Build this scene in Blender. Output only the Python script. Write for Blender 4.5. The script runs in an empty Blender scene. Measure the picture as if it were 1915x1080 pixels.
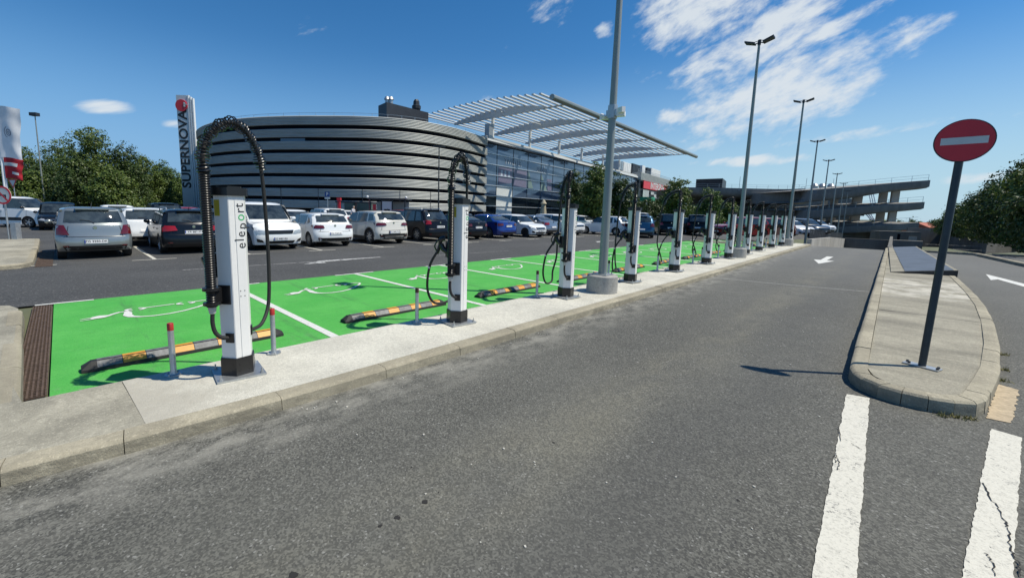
import bpy, math, random
from mathutils import Vector, Matrix
random.seed(7)
S = bpy.context.scene
COL = S.collection
# ---------------------------------------------------------------- camera
RX = Vector((0.70591, 0.70795, 0.02224)); DN = Vector((0.10672, -0.07526, -0.99144)); FW = Vector((-0.70021, 0.70224, -0.12868))
FPX, CX, CY, EYE = 775.0, 891.0, 494.0, 1.56
cam = bpy.data.cameras.new('camera'); cam.lens = FPX / 1915 * 36; cam.sensor_width = 36
cam.shift_x = (957.5 - CX) / 1915; cam.shift_y = -(540 - CY) / 1915
cam.clip_start = 0.05; cam.clip_end = 4000
co = bpy.data.objects.new('camera', cam); COL.objects.link(co); S.camera = co
UP = -DN; BK = -FW
co.matrix_world = Matrix(((RX.x, UP.x, BK.x, 0), (RX.y, UP.y, BK.y, 0), (RX.z, UP.z, BK.z, EYE), (0, 0, 0, 1)))

def ray(px, py):
    return RX * (px - CX) + DN * (py - CY) + FW * FPX
def G(px, py, z=0.0):                      # survey helper: ground position measured from the photograph
    d = ray(px, py); t = (z - EYE) / d.z
    return (d.x * t, d.y * t)
def D(px, dep):
    d = ray(px, 376 + .0224 * (px - 110)) * (dep / FPX)
    return (d.x, d.y)
def ZH(px, py, dep):                       # height of something seen at py at that depth
    return EYE + (376 + .0224 * (px - 110) - py) * dep / FPX

# ---------------------------------------------------------------- view, world, sun
S.view_settings.view_transform = 'Standard'; S.view_settings.look = 'None'
S.view_settings.exposure = 0.28; S.view_settings.gamma = 1.0
S.cycles.max_bounces = 6; S.cycles.transparent_max_bounces = 8
SUNV = Vector((.50, .41, 1.0)).normalized()
EL = math.asin(SUNV.z)
W = bpy.data.worlds.new('World'); S.world = W; W.use_nodes = True
nt = W.node_tree; N = nt.nodes; L = nt.links
for n in list(N): N.remove(n)
def wn(t, **k):
    n = N.new(t)
    for a, b in k.items(): setattr(n, a, b)
    return n
def wmath(op, a, b=None, c=None):
    n = wn('ShaderNodeMath', operation=op)
    for i, v in enumerate((a, b, c)):
        if v is None: continue
        if hasattr(v, 'links'): L.new(v, n.inputs[i])
        else: n.inputs[i].default_value = v
    return n.outputs[0]
sky = wn('ShaderNodeTexSky', sky_type='NISHITA'); sky.sun_disc = False
sky.sun_elevation = EL; sky.sun_rotation = math.atan2(SUNV.x, SUNV.y)
sky.altitude = 100; sky.air_density = 1.0; sky.dust_density = 0.0; sky.ozone_density = 3.0
tc = wn('ShaderNodeTexCoord'); DIR = tc.outputs['Generated']
def wdot(v):
    n = wn('ShaderNodeVectorMath', operation='DOT_PRODUCT'); L.new(DIR, n.inputs[0]); n.inputs[1].default_value = v
    return n.outputs['Value']
c0 = ray(1430, 150).normalized()
ax = (RX * .89 - DN * .45); ax = (ax - c0 * ax.dot(c0)).normalized(); bx = c0.cross(ax).normalized()
cu, cv = wdot(ax), wdot(bx)
comb = wn('ShaderNodeCombineXYZ'); L.new(wmath('MULTIPLY', cu, 9.0), comb.inputs[0]); L.new(wmath('MULTIPLY', cv, 14.0), comb.inputs[1]); L.new(wdot(c0), comb.inputs[2])
nz = wn('ShaderNodeTexNoise'); nz.inputs['Scale'].default_value = 1.0; nz.inputs['Detail'].default_value = 9; nz.inputs['Roughness'].default_value = .6; nz.inputs['Distortion'].default_value = .35
L.new(comb.outputs[0], nz.inputs['Vector'])
comb2 = wn('ShaderNodeCombineXYZ'); L.new(wmath('MULTIPLY', cu, 26), comb2.inputs[0]); L.new(wmath('MULTIPLY', cv, 60), comb2.inputs[1])
nz2 = wn('ShaderNodeTexNoise'); nz2.inputs['Scale'].default_value = 1.0; nz2.inputs['Detail'].default_value = 6; nz2.inputs['Roughness'].default_value = .6
L.new(comb2.outputs[0], nz2.inputs['Vector'])
tot = None
# clouds where the photograph has them: centre px, half sizes px, tilt
for (x, y, rx, ry, tilt, k) in [(1290, 22, 115, 62, -.1, 1), (1350, 112, 80, 34, -.45, .95), (1410, 98, 120, 44, -.5, 1), (1480, 30, 90, 34, -.5, .9), (1560, 50, 85, 16, -.45, .8),
        (1450, 175, 170, 62, -.3, 1), (1600, 100, 95, 36, -.3, .95), (1350, 228, 75, 30, -.3, .95), (1545, 150, 95, 40, -.3, .9), (1262, 218, 30, 13, .1, .8), (1640, 245, 100, 10, -.15, .5),
        (200, 200, 42, 12, .02, .9), (325, 231, 14, 6, 0, .35), (1425, 300, 90, 9, -.05, .6), (1325, 268, 30, 12, -.3, .6), (1030, 15, 34, 26, -.5, .4), (1135, 52, 16, 16, -.6, .5), (1850, 330, 60, 9, -.1, .5), (912, 186, 22, 6, 0, .35)]:
    c = ray(x, y).normalized()
    a = (RX * math.cos(tilt) + DN * math.sin(tilt)); a = (a - c * a.dot(c)).normalized(); b = c.cross(a).normalized()
    s = ray(x, y).length
    # tangent-plane coordinates about the cloud's own centre
    u = wmath('MULTIPLY', wdot(a), s / rx); v = wmath('MULTIPLY', wdot(b), s / ry)
    q = wmath('ADD', wmath('MULTIPLY', u, u), wmath('MULTIPLY', v, v))
    m = wmath('MULTIPLY', wmath('SUBTRACT', 1.0, wmath('MULTIPLY', q, .8)), k)
    front = wmath('GREATER_THAN', wdot(c), .5)
    m = wmath('SUBTRACT', m, wmath('MULTIPLY', wmath('SUBTRACT', 1.0, front), 5))
    tot = m if tot is None else wmath('SMOOTH_MAX', tot, m, .15)
tot = wmath('MAXIMUM', tot, -.6)
dens = wmath('ADD', wmath('ADD', wmath('MULTIPLY', tot, .74), .04), wmath('ADD', wmath('MULTIPLY', wmath('SUBTRACT', nz.outputs[0], .5), 2.3), wmath('MULTIPLY', wmath('SUBTRACT', nz2.outputs[0], .5), 1.3)))
mr = wn('ShaderNodeMapRange'); mr.interpolation_type = 'SMOOTHSTEP'
L.new(dens, mr.inputs[0]); mr.inputs[1].default_value = .0; mr.inputs[2].default_value = .88; mr.inputs[3].default_value = 0; mr.inputs[4].default_value = .92
hs = wn('ShaderNodeHueSaturation'); hs.inputs['Saturation'].default_value = 1.33; hs.inputs['Value'].default_value = 1.0
L.new(sky.outputs[0], hs.inputs['Color'])
# pale air near the horizon, bluer to the left of the picture, whiter to the right
sxyz = wn('ShaderNodeSeparateXYZ'); L.new(DIR, sxyz.inputs[0])
def wrange(v, a, b, c, d):
    n = wn('ShaderNodeMapRange'); n.interpolation_type = 'SMOOTHSTEP'; L.new(v, n.inputs[0])
    for i, q in enumerate((a, b, c, d)): n.inputs[i + 1].default_value = q
    return n.outputs[0]
hz = wn('ShaderNodeMix', data_type='RGBA'); L.new(wrange(wdot(RX), -.45, .72, 0, 1), hz.inputs[0]); hz.inputs[6].default_value = (1.7, 3.5, 6.1, 1); hz.inputs[7].default_value = (3.7, 5.5, 6.8, 1)
sk2 = wn('ShaderNodeMix', data_type='RGBA'); L.new(wrange(sxyz.outputs[2], 0.0, .34, .9, 0), sk2.inputs[0]); L.new(hs.outputs[0], sk2.inputs[6]); L.new(hz.outputs[2], sk2.inputs[7])
mix = wn('ShaderNodeMix', data_type='RGBA'); L.new(mr.outputs[0], mix.inputs[0]); L.new(sk2.outputs[2], mix.inputs[6]); mix.inputs[7].default_value = (6.3, 6.8, 7.2, 1)
bg = wn('ShaderNodeBackground'); bg.inputs[1].default_value = .095; L.new(mix.outputs[2], bg.inputs[0])
wo = wn('ShaderNodeOutputWorld'); L.new(bg.outputs[0], wo.inputs[0])
sl = bpy.data.lights.new('sun', 'SUN'); sl.energy = 4.3; sl.angle = math.radians(.5); sl.color = (1, .935, .80)
so = bpy.data.objects.new('sun', sl); COL.objects.link(so); so.rotation_euler = SUNV.to_track_quat('Z', 'Y').to_euler(); so.location = (0, 0, 60)

# ---------------------------------------------------------------- materials
MT = {}
def new_mat(name):
    m = bpy.data.materials.new(name); m.use_nodes = True; MT[name] = m
    return m, m.node_tree.nodes, m.node_tree.links, m.node_tree.nodes['Principled BSDF']
def mat(name, col, rough=.6, metal=0., var=.0, scale=8., bump=0., bscale=40., coat=0., emit=0., spec=.5, stretch=None):
    if name in MT: return MT[name]
    m, n, l, p = new_mat(name)
    p.inputs['Base Color'].default_value = (*col, 1); p.inputs['Roughness'].default_value = rough; p.inputs['Metallic'].default_value = metal
    p.inputs['Coat Weight'].default_value = coat; p.inputs['Coat Roughness'].default_value = .04; p.inputs['Specular IOR Level'].default_value = spec
    if emit: p.inputs['Emission Color'].default_value = (*col, 1); p.inputs['Emission Strength'].default_value = emit
    if var or bump:
        t = n.new('ShaderNodeTexCoord'); src = t.outputs['Object']
        if stretch:
            mp = n.new('ShaderNodeMapping'); mp.inputs['Scale'].default_value = stretch; l.new(src, mp.inputs[0]); src = mp.outputs[0]
    if var:
        z = n.new('ShaderNodeTexNoise'); z.inputs['Scale'].default_value = scale; z.inputs['Detail'].default_value = 6; z.inputs['Roughness'].default_value = .65; l.new(src, z.inputs['Vector'])
        mx = n.new('ShaderNodeMix'); mx.data_type = 'RGBA'
        mx.inputs[6].default_value = (*[max(0, c * (1 - var)) for c in col], 1); mx.inputs[7].default_value = (*[min(1, c * (1 + var)) for c in col], 1)
        r = n.new('ShaderNodeMapRange'); r.inputs[1].default_value = .3; r.inputs[2].default_value = .7; l.new(z.outputs[0], r.inputs[0])
        l.new(r.outputs[0], mx.inputs[0]); l.new(mx.outputs[2], p.inputs['Base Color'])
    if bump:
        z = n.new('ShaderNodeTexNoise'); z.inputs['Scale'].default_value = bscale; z.inputs['Detail'].default_value = 4; l.new(src, z.inputs['Vector'])
        b = n.new('ShaderNodeBump'); b.inputs['Strength'].default_value = bump; b.inputs['Distance'].default_value = .01
        l.new(z.outputs[0], b.inputs['Height']); l.new(b.outputs[0], p.inputs['Normal'])
    return m

class NT:
    """small node-graph writer for the ground materials"""
    def __init__(s, name):
        s.m, s.n, s.l, s.p = new_mat(name); s.t = s.n.new('ShaderNodeTexCoord').outputs['Object']
        sp = s.n.new('ShaderNodeSeparateXYZ'); s.l.new(s.t, sp.inputs[0]); s.x, s.y, s.z = sp.outputs
    def put(s, v, i):
        if hasattr(v, 'links'): s.l.new(v, i)
        else: i.default_value = v
    def math(s, op, a, b=None, c=None):
        n = s.n.new('ShaderNodeMath'); n.operation = op
        for i, v in enumerate((a, b, c)):
            if v is not None: s.put(v, n.inputs[i])
        return n.outputs[0]
    def noise(s, scale, det=5, rough=.6, st=(1, 1, 1), dist=0.):
        mp = s.n.new('ShaderNodeMapping'); mp.inputs['Scale'].default_value = st; s.l.new(s.t, mp.inputs[0])
        n = s.n.new('ShaderNodeTexNoise'); n.inputs['Scale'].default_value = scale; n.inputs['Detail'].default_value = det; n.inputs['Roughness'].default_value = rough; n.inputs['Distortion'].default_value = dist
        s.l.new(mp.outputs[0], n.inputs['Vector']); return n.outputs[0]
    def vor(s, scale, out='Color', feat='F1'):
        n = s.n.new('ShaderNodeTexVoronoi'); n.feature = feat; n.inputs['Scale'].default_value = scale; s.l.new(s.t, n.inputs['Vector']); return n.outputs[out]
    def rng(s, v, a, b, c=0., d=1., smooth=True):
        n = s.n.new('ShaderNodeMapRange'); n.interpolation_type = 'SMOOTHSTEP' if smooth else 'LINEAR'; s.l.new(v, n.inputs[0])
        for i, q in enumerate((a, b, c, d)): n.inputs[i + 1].default_value = q
        return n.outputs[0]
    def mix(s, f, a, b):
        n = s.n.new('ShaderNodeMix'); n.data_type = 'RGBA'; s.put(f, n.inputs[0])
        for v, i in ((a, 6), (b, 7)):
            if hasattr(v, 'links'): s.l.new(v, n.inputs[i])
            else: n.inputs[i].default_value = (*v, 1)
        return n.outputs[2]
    def done(s, col, rough=.85, h=None, st=.5, dist=.004):
        s.l.new(col, s.p.inputs['Base Color']); s.put(rough, s.p.inputs['Roughness'])
        if h is not None:
            b = s.n.new('ShaderNodeBump'); b.inputs['Strength'].default_value = st; b.inputs['Distance'].default_value = dist
            s.l.new(h, b.inputs['Height']); s.l.new(b.outputs[0], s.p.inputs['Normal'])
        return s.m

def asphalt(name, base, speck=.5, dusty=False, cell=130., big=.25):
    g = NT(name)
    v = g.vor(cell); sepv = g.n.new('ShaderNodeSeparateColor'); g.l.new(v, sepv.inputs[0])
    r1 = sepv.outputs[0]
    b1 = tuple(c * .50 for c in base); b2 = tuple(c * 1.42 for c in base)
    c = g.mix(g.math('MULTIPLY', g.rng(r1, .1, .95), speck + .35), b1, b2)
    c = g.mix(g.math('MULTIPLY', g.rng(r1, .97, .992), .45), c, (.36, .36, .34))            # light stones
    c = g.mix(g.math('MULTIPLY', g.rng(sepv.outputs[1], .90, .97), .7), c, (.018, .018, .019))    # voids
    lo = g.noise(.55, 4, .55, (1, .45, 1)); mid = g.noise(3.1, 6, .7)
    c = g.mix(g.math('MULTIPLY', g.rng(lo, .35, .7), big), c, tuple(q * 1.9 for q in base))
    c = g.mix(g.math('MULTIPLY', g.rng(mid, .45, .75), .35), c, tuple(q * .6 for q in base))
    if dusty:
        # dust swept against the kerb and tan dust left between the wheel tracks
        k = g.rng(g.x, -3.2, -2.35, 1, 0); k2 = g.math('MULTIPLY', k, g.rng(g.noise(5, 8, .7, (1, .5, 1)), .38, .66))
        c = g.mix(g.math('MULTIPLY', k2, .8), c, (.30, .29, .25)); c = g.mix(g.math('MULTIPLY', g.math('MULTIPLY', g.rng(g.x, -3.2, -2.0, 1, 0), g.rng(g.noise(42, 3, .6), .62, .72)), .7), c, (.42, .41, .36))
        w = g.math('ABSOLUTE', g.math('ADD', g.x, g.math('ADD', 1.55, g.math('MULTIPLY', g.y, -.02))))
        w = g.math('MULTIPLY', g.rng(w, .02, .55, 1, 0), g.rng(g.noise(1.7, 6, .7, (1, .4, 1)), .36, .66))
        c = g.mix(g.math('MULTIPLY', g.math('MULTIPLY', w, g.rng(r1, .2, .9, .35, 1.)), .55), c, (.21, .197, .145)); tk = g.math('ABSOLUTE', g.math('ADD', g.x, .75)); c = g.mix(g.math('MULTIPLY', g.math('MULTIPLY', g.rng(tk, .1, .6, 1, 0), g.rng(g.noise(.9, 5, .6, (1, .3, 1)), .35, .6)), .35), c, (.055, .056, .055))
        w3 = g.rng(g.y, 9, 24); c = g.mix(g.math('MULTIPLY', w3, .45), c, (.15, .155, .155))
        d = g.vor(1.3, 'Distance'); c = g.mix(g.math('MULTIPLY', g.rng(d, .012, .03, 1, 0), .8), c, (.02, .02, .02))   # oil spots
    return g.done(c, .82, g.math('ADD', g.math('MULTIPLY', r1, .6), mid), .55, .006)

def concrete(name, base, dark=.55, fine=90., swirl=.5, st=(1, 1, 1), band=None, tone=False, blend=False):
    g = NT(name)
    a = g.noise(1.1, 6, .65, st, .4); b = g.noise(9, 8, .7, st); f = g.noise(fine, 3, .6)
    c = g.mix(g.rng(a, .3, .7), tuple(q * (1 - .35 * swirl) for q in base), base)
    c = g.mix(g.math('MULTIPLY', g.rng(b, .5, .75), dark), c, tuple(q * .5 for q in base))
    c = g.mix(g.math('MULTIPLY', g.rng(f, .5, .8), .5), c, tuple(q * .62 for q in base))
    h1 = g.noise(30, 6, .75, (1.5, .8, 1)); c = g.mix(g.math('MULTIPLY', g.rng(h1, .5, .66), .6), c, tuple(q * .55 for q in base)); c = g.mix(g.math('MULTIPLY', g.rng(h1, .46, .34), .45), c, tuple(min(1, q * 1.35) for q in base))
    vv = g.vor(150); sp_ = g.n.new('ShaderNodeSeparateColor'); g.l.new(vv, sp_.inputs[0]); c = g.mix(g.math('MULTIPLY', g.rng(sp_.outputs[0], .9, .97), .35), c, tuple(q * .35 for q in base)); c = g.mix(g.math('MULTIPLY', g.rng(sp_.outputs[1], .92, .98), .3), c, tuple(min(1, q * 1.6) for q in base))
    if tone:
        fz = g.math('MULTIPLY', g.rng(g.z, .105, .05), g.rng(g.noise(4, 7, .75, (1, 1, 2.5)), .38, .62)); c = g.mix(g.math('MULTIPLY', fz, .65), c, (.10, .09, .07))
        oi = g.n.new('ShaderNodeObjectInfo'); c = g.mix(g.math('MULTIPLY', oi.outputs['Random'], .5), c, tuple(q * .62 for q in base))
    if blend: c = g.mix(g.math('MULTIPLY', g.rng(g.math('ADD', g.y, g.math('MULTIPLY', g.noise(2.5, 6, .7), 1.6)), 1.9, 1.0), .75), c, (.36, .335, .275))
    if band:
        m = g.math('MULTIPLY', g.math('MULTIPLY', g.rng(g.y, band[0], band[0] + 1.2), g.rng(g.y, band[1] - 1.2, band[1], 1, 0)), g.rng(g.noise(2.2, 7, .7, (1, 1, 1)), .38, .62)); c = g.mix(g.math('MULTIPLY', m, .6), c, (.66, .63, .55))
    return g.done(c, .9, g.math('ADD', f, g.math('MULTIPLY', b, .8)), .6, .007)

M_road = asphalt('road_asphalt', (.094, .093, .080), dusty=True, cell=105., speck=.65)
M_right = asphalt('road_asphalt_right', (.082, .081, .074), cell=95.)
M_park = asphalt('car_park_asphalt', (.078, .078, .075), speck=.15, cell=60., big=.2)
M_far = asphalt('far_asphalt', (.10, .10, .098), speck=.1, cell=20.)
M_conc = concrete('pavement_concrete', (.62, .60, .515), dark=.45, swirl=.8, blend=True)
M_conc_old = concrete('pavement_concrete_old', (.41, .385, .305), dark=.75, swirl=1.5)
M_kerb = concrete('kerb_concrete', (.43, .39, .29), dark=.8, swirl=1.4, tone=True)
M_isl = concrete('island_concrete', (.36, .335, .26), dark=.7, swirl=1.5, st=(.6, 1.6, 1), band=(10.8, 15.2))
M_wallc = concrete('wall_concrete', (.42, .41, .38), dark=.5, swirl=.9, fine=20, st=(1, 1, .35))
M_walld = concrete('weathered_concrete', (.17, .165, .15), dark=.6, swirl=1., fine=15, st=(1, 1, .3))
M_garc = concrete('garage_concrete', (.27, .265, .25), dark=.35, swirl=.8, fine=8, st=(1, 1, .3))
g = NT('green_paint')
a = g.noise(1.4, 7, .7); b = g.noise(70, 3, .6); r = g.noise(11, 5, .7, (1, .25, 1)); rings = g.vor(.8, 'Distance')
c = g.mix(g.rng(a, .3, .7), (.062, .36, .050), (.095, .42, .072)); c = g.mix(g.math('MULTIPLY', g.rng(b, .5, .72), .5), c, (.030, .29, .035)); c = g.mix(g.math('MULTIPLY', g.rng(r, .52, .72), .55), c, (.055, .24, .045))
tr = g.math('MULTIPLY', g.rng(g.math('ABSOLUTE', g.math('SUBTRACT', g.math('FRACT', g.math('MULTIPLY', g.y, .7648)), .5)), .10, .28, 1, 0), g.rng(g.noise(2.2, 7, .75, (.25, 2.5, 1)), .50, .66)); c = g.mix(g.math('MULTIPLY', tr, .6), c, (.055, .17, .05)); c = g.mix(g.math('MULTIPLY', g.math('MULTIPLY', g.rng(g.x, -5.4, -4.4), g.rng(g.noise(7, 7, .75), .48, .62)), .5), c, (.17, .33, .14))
gv = g.vor(120); gs = g.n.new('ShaderNodeSeparateColor'); g.l.new(gv, gs.inputs[0]); c = g.mix(g.math('MULTIPLY', g.rng(gs.outputs[0], .6, 1.), .45), c, (.035, .22, .03)); c = g.mix(g.math('MULTIPLY', g.rng(g.noise(.8, 6, .7), .55, .75), .3), c, (.16, .42, .14))
edge = g.math('MULTIPLY', g.rng(g.x, -4.55, -4.36), g.rng(g.noise(6, 6, .7), .4, .6)); c = g.mix(g.math('MULTIPLY', edge, .7), c, (.20, .30, .12))
M_green = g.done(c, .72, b, .6, .006)
def worn_white(name, wear, scale, col=(.74, .74, .72)):
    g = NT(name); a = g.noise(scale, 8, .75); b = g.noise(80, 2, .6); cr = g.math('ABSOLUTE', g.math('SUBTRACT', g.noise(5, 4, .6, (1, 1.6, 1)), .5)); br = g.noise(2.2, 3)
    g2 = g.noise(34, 5, .75); c = g.mix(g.math('MULTIPLY', g.rng(b, .5, .72), .5), col, tuple(q * .5 for q in col)); c = g.mix(g.math('MULTIPLY', g.rng(g2, .5, .66), .5), c, tuple(q * .6 for q in col))
    c = g.mix(g.rng(a, wear, wear + .06), c, (.085, .085, .082))
    k = g.math('MULTIPLY', g.rng(cr, .002, .007, 1, 0), g.rng(br, .52, .56)); c = g.mix(g.math('MULTIPLY', k, .8), c, (.10, .10, .10))
    return g.done(c, .7, g.math('ADD', a, b), .4, .004)
M_white = worn_white('road_paint', .70, 12, (.66, .66, .62)); M_wold = worn_white('road_paint_worn', .60, 22, (.60, .58, .50)); M_wfaint = worn_white('faded_paint_and_sun', .50, 9, (.5, .5, .48))

M_wm = mat('white_metal', (.76, .755, .73), .35, var=.04, scale=3, bump=.05)
M_blk = mat('black_plastic', (.012, .012, .013), .30)
M_rub = mat('rubber', (.016, .016, .016), .7)
M_galv = mat('galvanised_steel', (.46, .48, .49), .42, .75, var=.18, scale=14, bump=.1)
M_pole = mat('painted_pole', (.26, .29, .28), .45, .3, var=.1, scale=2)
M_signpole = mat('dark_pole', (.035, .05, .062), .4, .3, var=.2, scale=6)
M_red = mat('red_band', (.36, .025, .02), .45, var=.15); M_signred = mat('sign_red', (.62, .025, .04), .4, var=.08, scale=3); M_signw = mat('sign_white', (.6, .62, .6), .4, var=.05)
M_orange = mat('orange_panel', (.60, .27, .025), .5, var=.15, scale=20); M_greyp = mat('grey_panel', (.13, .13, .135), .55, var=.5, scale=12, bump=.3)
M_yel = mat('yellow_label', (.42, .34, .02), .5); M_textblk = mat('black_print', (.02, .022, .024), .5); M_textgrn = mat('green_print', (.05, .45, .15), .5)
M_rust = mat('rusty_iron', (.115, .078, .056), .75, .3, var=.45, scale=18, bump=.5)
M_glass = mat('car_glass', (.030, .038, .040), .04, spec=.9, coat=.3, var=.95, scale=2.2)  # noise in the glass colour stands for reflections and interior shapes
M_chrome = mat('chrome', (.6, .6, .6), .15, 1.); M_rim = mat('alloy', (.42, .43, .44), .3, .8); M_rimd = mat('dark_alloy', (.03, .03, .032), .35, .5)
M_tail = mat('tail_lamp', (.30, .008, .010), .12, coat=.6); M_taild = mat('tail_lamp_dark', (.10, .006, .01), .12, coat=.6); M_head = mat('head_lamp', (.45, .47, .48), .12, .4, coat=.6); M_plate = mat('plate_white', (.68, .69, .7), .4)
M_plblue = mat('plate_blue', (.03, .06, .3), .4)
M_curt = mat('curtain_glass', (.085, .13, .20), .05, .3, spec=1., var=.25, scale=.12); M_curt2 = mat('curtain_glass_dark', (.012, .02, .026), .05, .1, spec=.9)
M_mull = mat('dark_mullion', (.02, .024, .03), .4); M_bar = mat('aluminium_bar', (.62, .64, .66), .35, .6)
M_clad = mat('aluminium_cladding', (.41, .425, .405), .55, .1, var=.14, scale=.35, stretch=(1, 1, 4)); M_gap = mat('dark_gap', (.004, .005, .009), .8, spec=.1)
M_steelw = mat('white_steel', (.70, .72, .72), .45, var=.03, scale=2); M_dark = mat('dark_metal', (.022, .026, .034), .5, var=.2, scale=1)
M_bark = mat('bark', (.085, .065, .048), .9, var=.3, scale=6, bump=.5); M_grass = mat('grass', (.075, .125, .03), .9, var=.35, scale=3, bump=.5); M_soil = mat('terrain_soil', (.10, .11, .06), .95, var=.3, scale=.3)
M_slab = mat('roofing_sheet', (.085, .105, .135), .6, var=.25, scale=1.5, bump=.3)
def leafmat(name, c1, c2):
    m, n, l, p = new_mat(name)
    ge = n.new('ShaderNodeNewGeometry'); mx = n.new('ShaderNodeMix'); mx.data_type = 'RGBA'; mx.inputs[6].default_value = (*c1, 1); mx.inputs[7].default_value = (*c2, 1)
    l.new(ge.outputs['Random Per Island'], mx.inputs[0]); l.new(mx.outputs[2], p.inputs['Base Color']); p.inputs['Roughness'].default_value = .5; p.inputs['Specular IOR Level'].default_value = .35
    tr = n.new('ShaderNodeBsdfTranslucent'); l.new(mx.outputs[2], tr.inputs[0]); ms = n.new('ShaderNodeMixShader'); ms.inputs[0].default_value = .22
    l.new(p.outputs[0], ms.inputs[1]); l.new(tr.outputs[0], ms.inputs[2]); l.new(ms.outputs[0], n['Material Output'].inputs[0]); return m
M_leaf = leafmat('foliage', (.040, .082, .016), (.135, .18, .035)); M_leafd = leafmat('dark_foliage', (.024, .05, .012), (.07, .108, .026)); M_leafl = leafmat('light_foliage', (.05, .10, .02), (.13, .19, .045))
def paint(name, c, metal=0., rough=.28, coat=1.): return mat(name, c, rough, metal, coat=coat, spec=.5 if coat > .6 else .25)
M_silver = paint('silver_paint', (.27, .30, .30), .6, .3); M_cwhite = paint('white_paint', (.74, .76, .76)); M_navy = paint('blue_black_paint', (.006, .009, .014), .1, coat=.35)
M_cblack = paint('black_paint', (.003, .003, .006), .0, rough=.3, coat=.22); M_blue = paint('blue_paint', (.012, .045, .26), .4); M_cream = paint('cream_paint', (.60, .58, .52)); M_grey = paint('grey_blue_paint', (.20, .25, .32), .5); M_teal = paint('steel_blue_paint', (.015, .075, .15), .5)
M_cred = paint('red_paint', (.30, .022, .02), .3); M_copper = paint('copper_paint', (.33, .07, .03), .4); M_dgrey = paint('dark_grey_paint', (.05, .055, .06), .3)

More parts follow.
